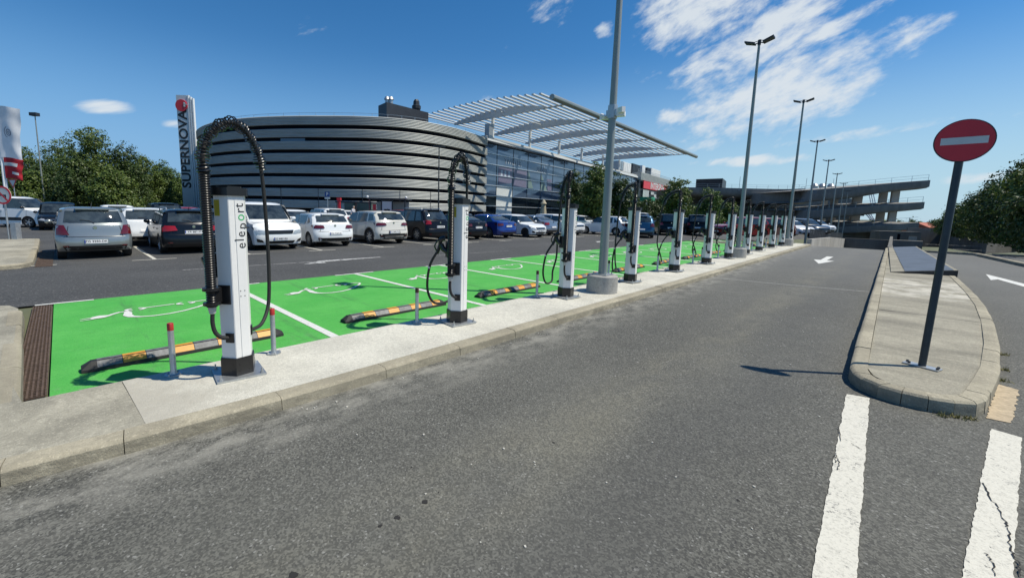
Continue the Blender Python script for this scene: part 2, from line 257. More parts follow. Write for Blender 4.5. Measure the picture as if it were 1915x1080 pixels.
# ---------------------------------------------------------------- mesh helpers
def link(o, parent=None):
    COL.objects.link(o)
    if parent: o.parent = parent
    return o
class MB:
    def __init__(s): s.v = []; s.f = []; s.m = []; s.cur = 0
    def add(s, vs, fs, mi=None):
        b = len(s.v); s.v += [tuple(q) for q in vs]; s.f += [tuple(i + b for i in f) for f in fs]; s.m += [s.cur if mi is None else mi] * len(fs); return s
    def box(s, a, b, mi=None, rot=0., c=None, taper=1.):
        (x0, y0, z0), (x1, y1, z1) = a, b; cx, cy = (x0 + x1) / 2, (y0 + y1) / 2
        vs = []
        for z, t in ((z0, 1.), (z1, taper)):
            for x, y in ((x0, y0), (x1, y0), (x1, y1), (x0, y1)):
                vs.append((cx + (x - cx) * t, cy + (y - cy) * t, z))
        if rot:
            ox, oy = c if c else (cx, cy); k, h = math.cos(rot), math.sin(rot)
            vs = [(ox + (x - ox) * k - (y - oy) * h, oy + (x - ox) * h + (y - oy) * k, z) for x, y, z in vs]
        return s.add(vs, [(3, 2, 1, 0), (4, 5, 6, 7), (0, 1, 5, 4), (1, 2, 6, 5), (2, 3, 7, 6), (3, 0, 4, 7)], mi)
    def prism(s, poly, z0, z1, mi=None, cap=True):
        n = len(poly); vs = [(x, y, z0) for x, y in poly] + [(x, y, z1) for x, y in poly]
        fs = [(i, (i + 1) % n, (i + 1) % n + n, i + n) for i in range(n)]
        if cap: fs += [tuple(range(n, 2 * n)), tuple(range(n - 1, -1, -1))]
        return s.add(vs, fs, mi)
    def tube(s, path, r, seg=8, mi=None, cap=True, closed=False):
        P = [Vector(p) for p in path]; n = len(P); rr = r if hasattr(r, '__len__') else [r] * n
        t0 = (P[1] - P[0]).normalized(); u = t0.orthogonal().normalized(); vs = []
        for i, p in enumerate(P):
            t = (P[min(i + 1, n - 1)] - P[max(i - 1, 0)]); t = t.normalized() if t.length > 1e-9 else t0
            u = (u - t * u.dot(t)).normalized(); w = t.cross(u)
            for k in range(seg):
                a = 2 * math.pi * k / seg; vs.append(p + (u * math.cos(a) + w * math.sin(a)) * rr[i])
        fs = [(i * seg + k, i * seg + (k + 1) % seg, (i + 1) * seg + (k + 1) % seg, (i + 1) * seg + k) for i in range(n - 1) for k in range(seg)]
        if cap: fs += [tuple(range(seg - 1, -1, -1)), tuple(range((n - 1) * seg, n * seg))]
        return s.add(vs, fs, mi)
    def cyl(s, p, q, r0, r1=None, seg=12, mi=None): return s.tube([p, q], [r0, r0 if r1 is None else r1], seg, mi)
    def lathe(s, prof, c=(0, 0, 0), seg=16, axis='z', mi=None):
        vs = []; n = len(prof)
        for r, h in prof:
            for k in range(seg):
                a = 2 * math.pi * k / seg; x, y = r * math.cos(a), r * math.sin(a)
                vs.append((c[0] + x, c[1] + y, c[2] + h) if axis == 'z' else (c[0] + x, c[1] + h, c[2] + y) if axis == 'y' else (c[0] + h, c[1] + x, c[2] + y))
        return s.add(vs, [(i * seg + k, i * seg + (k + 1) % seg, (i + 1) * seg + (k + 1) % seg, (i + 1) * seg + k) for i in range(n - 1) for k in range(seg)], mi)
    def grid(s, fn, nu, nv, mi=None):
        vs = [fn(i / nu, j / nv) for j in range(nv + 1) for i in range(nu + 1)]
        return s.add(vs, [(j * (nu + 1) + i, j * (nu + 1) + i + 1, (j + 1) * (nu + 1) + i + 1, (j + 1) * (nu + 1) + i) for j in range(nv) for i in range(nu)], mi)
    def ball(s, c, r, seg=10, rings=6, mi=None):
        rx, ry, rz = r if hasattr(r, '__len__') else (r, r, r)
        return s.grid(lambda u, v: (c[0] + rx * math.cos(2 * math.pi * u) * math.sin(math.pi * v), c[1] + ry * math.sin(2 * math.pi * u) * math.sin(math.pi * v), c[2] + rz * math.cos(math.pi * v)), seg, rings, mi)
    def text(s, txt, size, fn, depth=.0, mi=None, bold=0.):
        cu = bpy.data.curves.new('t', 'FONT'); cu.body = txt; cu.size = size; cu.align_x = 'CENTER'; cu.align_y = 'CENTER'; cu.resolution_u = 3; cu.offset = bold; cu.extrude = depth
        o = bpy.data.objects.new('t', cu); COL.objects.link(o); me = o.to_mesh()
        s.add([fn(*v.co) for v in me.vertices], [tuple(p.vertices) for p in me.polygons], mi)
        o.to_mesh_clear(); bpy.data.objects.remove(o); bpy.data.curves.remove(cu); return s
    def mesh(s, name, mats, smooth=None, fix=True):
        me = bpy.data.meshes.new(name); me.from_pydata(s.v, [], s.f)
        for m in (mats if isinstance(mats, (list, tuple)) else [mats]): me.materials.append(m)
        if len(me.materials) > 1: me.polygons.foreach_set('material_index', s.m)
        if fix:
            import bmesh
            bm = bmesh.new(); bm.from_mesh(me); bmesh.ops.recalc_face_normals(bm, faces=bm.faces); bm.to_mesh(me); bm.free()
        if smooth is not None:
            me.polygons.foreach_set('use_smooth', [True] * len(me.polygons))
            if smooth < 180: me.set_sharp_from_angle(angle=math.radians(smooth))
        me.update(); return me
    def build(s, name, mats, parent=None, smooth=None, loc=None, fix=True):
        o = bpy.data.objects.new(name, s.mesh(name, mats, smooth, fix))
        if loc: o.location = loc
        return link(o, parent)
def tag(o, label=None, cat=None, group=None, kind=None):
    if label: o['label'] = label
    if cat: o['category'] = cat
    if group: o['group'] = group
    if kind: o['kind'] = kind
    return o
def thing(name, label, cat, loc=(0, 0, 0), rz=0., group=None):
    o = bpy.data.objects.new(name, None); o.empty_display_size = .1; o.location = loc if len(loc) == 3 else (loc[0], loc[1], 0); o.rotation_euler = (0, 0, rz); link(o)
    return tag(o, label, cat, group)
def copy_tree(o, parent=None):
    c = o.copy(); COL.objects.link(c)
    if parent: c.parent = parent
    for ch in list(o.children): copy_tree(ch, c)
    return c
def dup(root, loc, rz, label, group=None):
    c = copy_tree(root); c.location = loc if len(loc) == 3 else (loc[0], loc[1], 0); c.rotation_euler = (0, 0, rz); c['label'] = label
    if group: c['group'] = group
    return c

# ---------------------------------------------------------------- ground
def gz(x, y):                                # the ground falls away towards the garage
    s = min(max((x + 13) / 5, 0), 1); s = s * s * (3 - 2 * s)
    return -.05 * max(0, min(y, 85) - 30) * s
def sheet(name, xs, ys, dz, m, hole=None, parent=None):
    b = MB(); vs = [(x, y, gz(x, y) + dz) for y in ys for x in xs]; nx = len(xs); fs = []
    for j in range(len(ys) - 1):
        for i in range(nx - 1):
            cx, cy = (xs[i] + xs[i + 1]) / 2, (ys[j] + ys[j + 1]) / 2
            if hole and hole[0] < cx < hole[1] and hole[2] < cy < hole[3]: continue
            k = j * nx + i; fs.append((k, k + 1, k + nx + 1, k + nx))
    b.add(vs, fs); o = b.build(name, m, parent, fix=False); o['kind'] = 'structure'; return o
HOLE = (-3.2, -.1, 31, 54)
sheet('terrain', [-1500, -600, -200, -90, -60, -30, -20, -14, -12, -10, -8, -5, -3.2, -.1, 3, 8, 15, 30, 90, 200, 600, 1500], [-1500, -600, -200, -90, -40, -15, -5, 5, 15, 25, 30, 31, 38, 46, 54, 60, 70, 85, 100, 150, 300, 700, 1500], -.03, M_soil, HOLE)
sheet('car_park', [-72, -60, -50, -40, -30, -20, -14, -13, -12, -11, -10, -8.97], [-50, -20, 0, 15, 30, 34, 40, 50, 60, 70, 85, 100], 0, M_park)
sheet('car_park_end', [-8.97, -8, -7, -6, -4.6], [31.6, 34, 40, 50, 60, 70, 85, 100], 0, M_park)
road = sheet('road', [-3.9, -3.2, -1.5, -.1, 1, 2, 4, 6, 9], [-12, -8, -4, 0, 5, 10, 15, 20, 25, 30, 31], 0, M_road)
sheet('right_road', [-.1, 1, 2, 4, 6, 9], [31, 33, 36, 40, 46, 54, 60, 70, 85], 0, M_right)
ramp = MB().grid(lambda u, v: (-3.2 + 3.1 * u, 31 + 23 * v, -.05 - 3.2 * v - 1.2 * v * (1 - v)), 2, 8).build('ramp', M_road, None, fix=False); ramp['kind'] = 'structure'
green = sheet('charging_bays', [-8.97, -7, -4.36], [-.17, 8, 16, 24, 31.6], .004, M_green)

def ribbon(b, pts, w, z, closed=False):
    P = [Vector((p[0], p[1])) for p in pts]; n = len(P); vs = []
    for i, p in enumerate(P):
        t = (P[(i + 1) % n] - P[i - 1]) if closed else (P[min(i + 1, n - 1)] - P[max(i - 1, 0)]); t.normalize(); nn = Vector((-t.y, t.x))
        ww = w[i] if hasattr(w, '__len__') else w
        for sgn in (-.5, .5): q = p + nn * ww * sgn; vs.append((q.x, q.y, z + gz(q.x, q.y)))
    m = n if closed else n - 1
    b.add(vs, [(2 * i, 2 * i + 1, (2 * ((i + 1) % n)) + 1, 2 * ((i + 1) % n)) for i in range(m)])
def jag(pts, amp, step=.025):
    out = []
    for i, p in enumerate(pts):
        q = pts[(i + 1) % len(pts)]; L_ = math.hypot(q[0] - p[0], q[1] - p[1]); k = max(1, int(L_ / step)); nx, ny = -(q[1] - p[1]) / L_, (q[0] - p[0]) / L_; w = 0
        for j in range(k):
            w = w * .35 + random.uniform(-amp, amp); out.append((p[0] + (q[0] - p[0]) * j / k + nx * w, p[1] + (q[1] - p[1]) * j / k + ny * w))
    return out
def quadmark(name, pts, z, m, parent):
    return tag(MB().add([(x, y, z) for x, y in pts], [tuple(range(len(pts)))]).build(name, m, parent, fix=False), kind='structure')
# painted bay lines, edge ticks and plug-in symbols
for k in range(12):
    y = 2.25 + 2.615 * k
    b = MB(); ribbon(b, [(-4.42, y), (-8.9, y)], .10, .009); ribbon(b, [(-8.93, y - .5), (-8.93, y + .5)], .07, .010)
    tag(b.build('bay_stripe', M_white, green, fix=False), kind='structure')
b = MB(); ribbon(b, [(-8.93, -.37), (-8.93, .28)], .07, .0095); tag(b.build('bay_stripe', M_white, green, fix=False), kind='structure')
for k in range(12):
    dy = 2.615 * k; b = MB(); f = lambda pts: [(x, y + dy) for x, y in pts]
    ribbon(b, f([(-7.51, .36), (-7.59, .42), (-7.66, .49), (-7.66, .57), (-7.55, .58), (-7.40, .56), (-7.28, .59), (-7.19, .68), (-7.14, .82), (-7.15, 1.0), (-7.22, 1.18), (-7.36, 1.38), (-7.50, 1.52), (-7.64, 1.66), (-7.74, 1.70), (-7.80, 1.62), (-7.82, 1.52)]), [.05] * 3 + [.06, .09, .10, .08] + [.045] * 10, .010)
    ribbon(b, f([(-7.77, .80), (-7.80, 1.16)]), .04, .011)
    for yc in (.68, 1.30):
        for s in (0, math.pi):
            ribbon(b, f([(-7.74 - .02 * (yc > 1) + .075 * math.cos(a + s), yc + .105 * math.sin(a + s)) for a in [.35 + i * .3 for i in range(9)]]), .045, .012)
    ribbon(b, f([(-7.80, 1.42), (-7.82, 1.54)]), .04, .011)
    ribbon(b, f([(-7.42, .20), (-7.47, .25), (-7.50, .30), (-7.51, .38)]), [.05, .16, .17, .06], .013)
    for s in (-.045, .045): ribbon(b, f([(-7.42 + s, .08), (-7.45 + s, .22)]), [.015, .035], .014)
    tag(b.build('plug_car_symbol', M_white, green, fix=False), kind='structure')
cp = bpy.data.objects['car_park']
for y in [-3.1, -.65, 1.79, 4.22, 6.63, 9.2, 11.7, 14.2, 16.7, 19.2, 21.7, 24.2, 26.7]:
    b = MB(); ribbon(b, [(-14.5, y - .5), (-14.5, y + .5)], .08, .006); ribbon(b, [(-14.5, y), (-19.2, y + .02)], .09, .007)
    tag(b.build('parking_line', M_wold, cp, fix=False), kind='structure')
b = MB(); ribbon(b, [(-11.8, 1.96), (-11.6, 5.0)], .05, .006); ribbon(b, [(-10.9, 8.9), (-10.7, 12.5)], .03, .006); tag(b.build('lane_line', M_wfaint, cp, fix=False), kind='structure')
for (x, y) in ((-11.5, 5.3), (-11.4, 21.0)):
    quadmark('lane_arrow', [(x - .22, y), (x + .30, y - .72), (x + .35, y - .1), (x + .12, y - .05), (x + .02, y + 1.9), (x - .10, y + 1.9)][::-1], .008, M_wfaint, cp)
quadmark('edge_stripe', jag([(-.07, 1.2), (.068, 1.2), (.012, 4.92), (-.138, 4.87)], .0035), .005, M_wold, road)
quadmark('edge_stripe', jag([(.167, 1.2), (.297, 1.2), (.83, 4.86), (.69, 4.89)], .0035), .005, M_wold, road)
quadmark('concrete_patch', jag([(.69, 5.14), (.82, 5.16), (1.0, 6.25), (.88, 6.32)], .008), .0045, mat('tan_mortar', (.42, .34, .23), .9, var=.25, scale=20, bump=.5), road)
quadmark('lane_arrow', [(-2.0, 20.15), (-1.68, 18.4), (-1.40, 20.1), (-1.62, 20.15), (-1.60, 22.3), (-1.80, 22.3), (-1.80, 20.15)], .005, M_white, road)
quadmark('lane_arrow', [(2.12, 19.6), (2.02, 17.7), (2.18, 18.1), (2.45, 16.5), (2.62, 15.0), (2.74, 15.1), (2.62, 17.0), (2.36, 18.4)], .005, M_white, road)
b = MB(); ribbon(b, [(-3.1, 11.62), (-1.6, 11.9), (-.22, 12.3)], .05, .004); ribbon(b, [(-2.7, 9.6), (-1.9, 9.9)], .012, .004)
tag(b.build('expansion_joint', mat('pale_joint', (.32, .32, .30), .9, var=.3, scale=20), road, fix=False), kind='structure')
M_crk = mat('crack_and_oil', (.022, .021, .02), .95)  # near-black colour of the cracks and oil spots
def crack(pix, w=.006, z=.0085):
    P = [G(*p) for p in pix]; Q = []
    for (x0, y0), (x1, y1) in zip(P, P[1:]):
        for j in range(6): f = j / 6; Q.append((x0 + (x1 - x0) * f + random.uniform(-.006, .006), y0 + (y1 - y0) * f + random.uniform(-.006, .006)))
    Q.append(P[-1]); b = MB(); ribbon(b, Q, [w * random.uniform(.3, 1.3) for _ in Q], z); tag(b.build('crack', M_crk, road, fix=False), kind='structure')
crack([(1839, 905), (1852, 932), (1867, 953), (1878, 975), (1886, 992), (1888, 1027), (1902, 1052), (1908, 1079)], .007)
crack([(1842, 1035), (1854, 1050), (1861, 1079)], .006); crack([(1563, 850), (1570, 868), (1566, 880)], .005); crack([(1590, 829), (1612, 842)], .005); crack([(1560, 852), (1562, 866)], .005); crack([(1362, 749), (1385, 757), (1404, 766)], .004, .002); crack([(1568, 800), (1572, 826)], .004)
for px, py, r in ((742, 967, .020), (795, 938, .018), (711, 983, .015), (770, 873, .008), (1035, 827, .012), (549, 1074, .022), (955, 748, .008), (875, 857, .006), (1380, 935, .010), (820, 920, .006)):
    x, y = G(px, py); quadmark('oil_spot', [(x + r * random.uniform(.5, 1.1) * math.cos(a * .52), y + r * random.uniform(.5, 1.1) * math.sin(a * .52)) for a in range(12)], .0022, M_crk, road)
# slivers of litter and stones on the road
b = MB()
for _ in range(160):
    x, y = random.uniform(-3.1, .1), random.uniform(1.2, 9); s = random.uniform(.004, .012)
    if random.random() < .4: x = -3.12 + abs(random.gauss(0, .12))
    b.box((x, y, .001), (x + s, y + s * random.uniform(.5, 1.6), .001 + s * .5), rot=random.uniform(0, 3))
tag(b.build('loose_grit', mat('pale_grit', (.5, .48, .42), .9), None), 'pale grit and paint flakes scattered over the near road', 'grit', kind='stuff')

# pavements with kerb stones
def stones(path, w, h, length, parent, gap=.005, m=None, slope=.02, start=0):
    """individual kerb stones along a polyline; kerb body lies to the left of travel"""
    m = m or M_kerb; P = [Vector(p) for p in path]; seg = []; acc = 0
    cum = [0]
    for a, b in zip(P, P[1:]): cum.append(cum[-1] + (b - a).length)
    def at(s):
        s = min(max(s, 0), cum[-1] - 1e-6)
        for i in range(len(P) - 1):
            if s <= cum[i + 1]:
                t = (P[i + 1] - P[i]).normalized(); return P[i] + t * (s - cum[i]), t
    def nrm(s):
        t = (at(s + .04)[0] - at(s - .04)[0]).normalized(); return Vector((-t.y, t.x))
    s0 = 0; cuts = []
    while s0 < cum[-1] - .05:
        ln = length(s0) if callable(length) else length; cuts.append((s0, min(s0 + ln, cum[-1]))); s0 += ln
    for a, c in cuts:
        b = MB(); n = max(1, int((c - a) / .3)); vs = []; dz = random.uniform(-.004, .004); dx = random.uniform(-.004, .004)
        for i in range(n + 1):
            s = a + gap / 2 + (c - a - gap) * i / n; p = at(s)[0]; nn = nrm(s); z0 = gz(p.x, p.y)
            for o, z in ((0 + dx, -.05), (slope * .7 + dx, h - .022 + dz), (slope + .014 + dx, h - .004 + dz), (slope + .035 + dx, h + dz), (w, h + dz), (w, -.05)):
                q = p + nn * o; vs.append((q.x, q.y, z + z0))
        fs = [(i * 6 + k, i * 6 + (k + 1) % 6, (i + 1) * 6 + (k + 1) % 6, (i + 1) * 6 + k) for i in range(n) for k in range(6)] + [tuple(range(6)), tuple(range((n + 1) * 6 - 1, n * 6 - 1, -1))]
        b.add(vs, fs); tag(b.build('kerb_stone', m, parent, smooth=35), kind='structure')
def slab(name, poly, h, m, parent=None, jit=0):
    b = MB(); n = len(poly); vs = [(x, y, gz(x, y) + h) for x, y in poly] + [(x, y, gz(x, y) - .05) for x, y in poly]
    b.add(vs, [tuple(range(n))] + [(i, (i + 1) % n, (i + 1) % n + n, i + n) for i in range(n)]); return tag(b.build(name, m, parent), kind='structure')
KX = [(-3.9, -6), (-3.62, -3), (-3.45, -1.6), (-3.33, -.7), (-3.27, -.2), (-3.22, .3), (-3.175, 1.0), (-3.16, 1.6), (-3.16, 30.0), (-3.22, 30.6), (-3.4, 31.05), (-3.8, 31.3)]
pv = slab('pavement', [(x - .16, y) for x, y in KX[5:-1]] + [(-3.8, 31.15), (-4.36, 31.15), (-4.36, .26)], .10, M_conc)
# older, darker concrete before the bays
slab('pavement_old', [(x - .16, y) for x, y in KX[:6]] + [(-4.36, .255), (-4.36, -.30), (-5.0, -.40), (-8.3, -.50), (-8.62, -.60), (-8.85, -1.0), (-8.9, -6)], .098, M_conc_old, pv)
lens = {0: 1.0}
def klen(s): return .93 if s > 6.9 or s < 4.6 else (.52 if s < 6 else .93)
stones(KX, .16, .10, klen, pv)
stones([(-8.9, -6), (-8.85, -1.0), (-8.62, -.60), (-8.3, -.45), (-5.0, -.32), (-4.42, -.30)][::-1], .14, .10, .93, pv)
stones([(-4.43, .0), (-4.43, 31.1)][::-1], .06, .095, 1.9, pv, m=M_conc)
# gully beside the grate and the grate itself
gr = thing('drain_grate', 'rusty slotted drain grate between the kerb and the green bay', 'drain', (0, 0, 0))
for j in range(9):
    b = MB(); xa = -8.82 + j * .462; xb = xa + .452
    b.box((xa, -.385, .002), (xb, -.375, .014)); b.box((xa, -.195, .002), (xb, -.185, .014))
    for i in range(6): q = -.361 + i * .0283; b.box((xa, q, .002), (xb, q + .013, .013))
    for i in range(10): x = xa + .012 + i * .0475; b.box((x, -.375, .002), (x + .009, -.195, .010))
    b.build('grate_panel', M_rust, gr)
MB().box((-8.83, -.375, -.01), (-4.66, -.195, .0015)).build('channel', mat('dark_void', (.012, .01, .009), .9), gr)
gr2 = thing('drain_grate', 'rusty drain grate beside the far kerb, partly under the silver hatchback', 'drain', (0, 0, 0))
for j in range(9):
    b = MB(); xa = -18.6 + j * .49
    for i in range(10): b.box((xa + i * .048, -.52, .002), (xa + i * .048 + .026, -.22, .012))
    b.build('grate_panel', M_rust, gr2)
MB().box((-18.6, -.52, -.01), (-14.2, -.22, .0015)).build('channel', MT['dark_void'], gr2)
# far-left pavement
pl = slab('pavement_left', [(-14.15, -6), (-14.12, -1.1), (-14.3, -.72), (-14.8, -.62), (-19.0, -.66), (-23.4, -.76), (-23.6, -6)], .10, M_conc_old)
stones([(-23.6, -6), (-23.5, -.62), (-19, -.56), (-14.6, -.54), (-14.15, -.68), (-14.0, -1.05), (-14.0, -6)][::-1], .13, .102, .93, pl)
# traffic island
IS = [(-.17, 30.5), (-.17, 20), (-.17, 12), (-.17, 7), (-.165, 5.42), (-.13, 5.22), (-.05, 5.06), (.08, 4.96), (.22, 4.93), (.36, 4.94), (.50, 4.99), (.64, 5.10), (.69, 5.22), (.78, 5.7), (.90, 6.4), (1.05, 7.7), (1.19, 9.4), (1.29, 11.2), (1.33, 13.2), (1.33, 15.5), (1.33, 16.6), (1.10, 24), (.95, 30.5)]
isl = slab('traffic_island', [(-.03, 30.5), (-.03, 5.50), (.02, 5.27), (.13, 5.12), (.30, 5.10), (.55, 5.15), (.60, 5.3), (.66, 5.7), (.78, 6.4), (.93, 7.7), (1.07, 9.4), (1.17, 11.2), (1.21, 13.2), (1.21, 16), (1.0, 24), (.84, 30.5)], .115, M_isl)
stones(IS, .135, .125, lambda s: .93 if s < 24.5 else (.16 if s < 26.6 else .6), isl, slope=.012)
b = MB()
for yj in (9.3, 13.4): b.box((-.02, yj, .112), (1.10, yj + .012, .1165))
tag(b.build('slab_joint', mat('joint', (.06, .055, .05), .9), isl), kind='structure')
# raised cover over the ramp
cv = thing('ramp_cover', 'raised concrete slab with blue grey roofing sheet on the island behind the no entry sign', 'concrete slab', (0, 0, 0))
b = MB(); P = [(.09, 16.3), (1.34, 16.75), (.93, 30.2), (-.05, 29.6)]; zt = (.122, .27, .27, .18)
b.add([(x, y, z) for (x, y), z in zip(P, zt)] + [(x, y, 0.02) for x, y in P], [(0, 1, 2, 3), (0, 1, 5, 4), (1, 2, 6, 5), (2, 3, 7, 6), (3, 0, 4, 7)]); b.build('slab_body', M_isl, cv)
MB().add([(.085, 16.295, .121), (1.345, 16.745, .262), (1.345, 16.745, .02), (.085, 16.295, .02)], [(0, 1, 2, 3)]).build('shaded_edge', mat('edge_shade', (.045, .043, .04), .9, var=.3, scale=9), cv, fix=False)  # dark sheet over the front edge, its shade put into the colour
b = MB(); Q = [(.36, 16.42), (1.27, 16.745), (.88, 30.0), (.10, 29.6)]; b.add([(x, y, (.122 + (x - .09) * .1184 if y < 20 else .18 + (x + .05) * .092) + .008) for x, y in Q], [(0, 1, 2, 3)]); b.build('roofing_sheet', M_slab, cv, fix=False)
# right kerb and the strip of bays beyond it
RK = [(7.2, 2), (5.9, 8), (4.9, 14), (4.05, 20), (3.4, 24.5), (2.9, 29), (2.45, 33.3), (1.9, 37), (1.25, 41), (.8, 43)]
rs = slab('right_pavement', [(x + .12, y) for x, y in RK] + [(12, 43), (16, 30), (20, 2)], .10, asphalt('right_bays', (.12, .12, .115), .2, cell=40))
stones(RK[::-1], .14, .125, .93, rs, m=M_kerb)
RK2 = [(x + 2.8 + .05 * (y - 20), y) for x, y in RK]
slab('right_verge', [(x, y) for x, y in RK2[2:]] + [(20, 60), (34, 40), (34, 14)], .16, M_isl, rs)
for y in (16, 20, 24, 28, 33, 38):
    x = 3.4 + (24.5 - y) * .16
    quadmark('bay_stripe', [(x + .3, y), (x + .3, y + .14), (x + 2.6, y + .9), (x + 2.6, y + .74)][::-1], .104, M_wfaint, rs)  # sun patches between tree shadows, painted as pale stripes
# ramp walls
b = MB(); b.add([(-3.2, 30.3, .36), (-3.2, 42, .12), (-3.2, 54, -.35), (-3.2, 54, -4.6), (-3.2, 30.3, -1.5), (-3.42, 30.3, .36), (-3.42, 42, .12), (-3.42, 54, -.35), (-3.42, 54, -4.6), (-3.42, 30.3, -1.5)], [(0, 1, 2, 3, 4), (5, 9, 8, 7, 6), (0, 5, 6, 1), (1, 6, 7, 2), (0, 4, 9, 5)])
tag(b.build('ramp_wall', M_wallc), 'pale sunlit concrete wall along the left side of the ramp mouth', 'wall')
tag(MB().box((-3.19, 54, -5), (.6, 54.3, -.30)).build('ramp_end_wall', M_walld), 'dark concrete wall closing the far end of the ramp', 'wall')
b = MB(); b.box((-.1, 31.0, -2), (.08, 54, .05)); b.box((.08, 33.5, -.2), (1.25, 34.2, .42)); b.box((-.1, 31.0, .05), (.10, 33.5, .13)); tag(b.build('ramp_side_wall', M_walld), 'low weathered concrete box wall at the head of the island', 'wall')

# ---------------------------------------------------------------- charging columns
def pol(r, deg, z): a = math.radians(deg); return Vector((r * math.cos(a), r * math.sin(a), z))
def smooth_path(P, n=8):
    P = [Vector(p) for p in P]; out = []
    for i in range(len(P) - 1):
        p0, p1, p2, p3 = P[max(i - 1, 0)], P[i], P[i + 1], P[min(i + 2, len(P) - 1)]
        for k in range(n):
            t = k / n; out.append(.5 * ((2 * p1) + (p2 - p0) * t + (2 * p0 - 5 * p1 + 4 * p2 - p3) * t * t + (3 * p1 - p0 - 3 * p2 + p3) * t ** 3))
    return out + [P[-1]]
def hexpts(r): return [(r * math.cos(math.radians(30 + 60 * i)), r * math.sin(math.radians(30 + 60 * i))) for i in range(6)]
def face_box(b, deg, u0, u1, z0, z1, r0, r1, mi=None):
    """box standing on the column face whose normal points along deg"""
    a = math.radians(deg); n = Vector((math.cos(a), math.sin(a), 0)); t = Vector((-n.y, n.x, 0)); vs = []
    for z in (z0, z1):
        for u, r in ((u0, r0), (u1, r0), (u1, r1), (u0, r1)): vs.append(n * r + t * u + Vector((0, 0, z)))
    return b.add(vs, [(3, 2, 1, 0), (4, 5, 6, 7), (0, 1, 5, 4), (1, 2, 6, 5), (2, 3, 7, 6), (3, 0, 4, 7)], mi)
def helix(path, R, r, pitch, seg=5, per=11):
    P = smooth_path(path, 10); cum = [0]
    for a, c in zip(P, P[1:]): cum.append(cum[-1] + (c - a).length)
    u = (P[1] - P[0]).orthogonal().normalized(); out = []; n = int(cum[-1] / pitch * per); j = 0; t0 = None
    for i in range(n):
        s = cum[-1] * i / n
        while cum[j + 1] < s: j += 1
        t = (P[j + 1] - P[j]).normalized(); u = (u - t * u.dot(t)).normalized(); w = t.cross(u); f = (s - cum[j]) / (cum[j + 1] - cum[j]); a = 2 * math.pi * i / per
        rr = R * (1 + .18 * math.sin(i * .13) + .1 * math.sin(i * .031)); out.append(P[j].lerp(P[j + 1], f) + (u * math.cos(a) + w * math.sin(a)) * rr)
    return MB().tube(out, r, seg)
AP = .866 * .125
def pw(r, deg, z): return pol(r, deg - 15, z)      # direction given in street terms, column turned 15 degrees
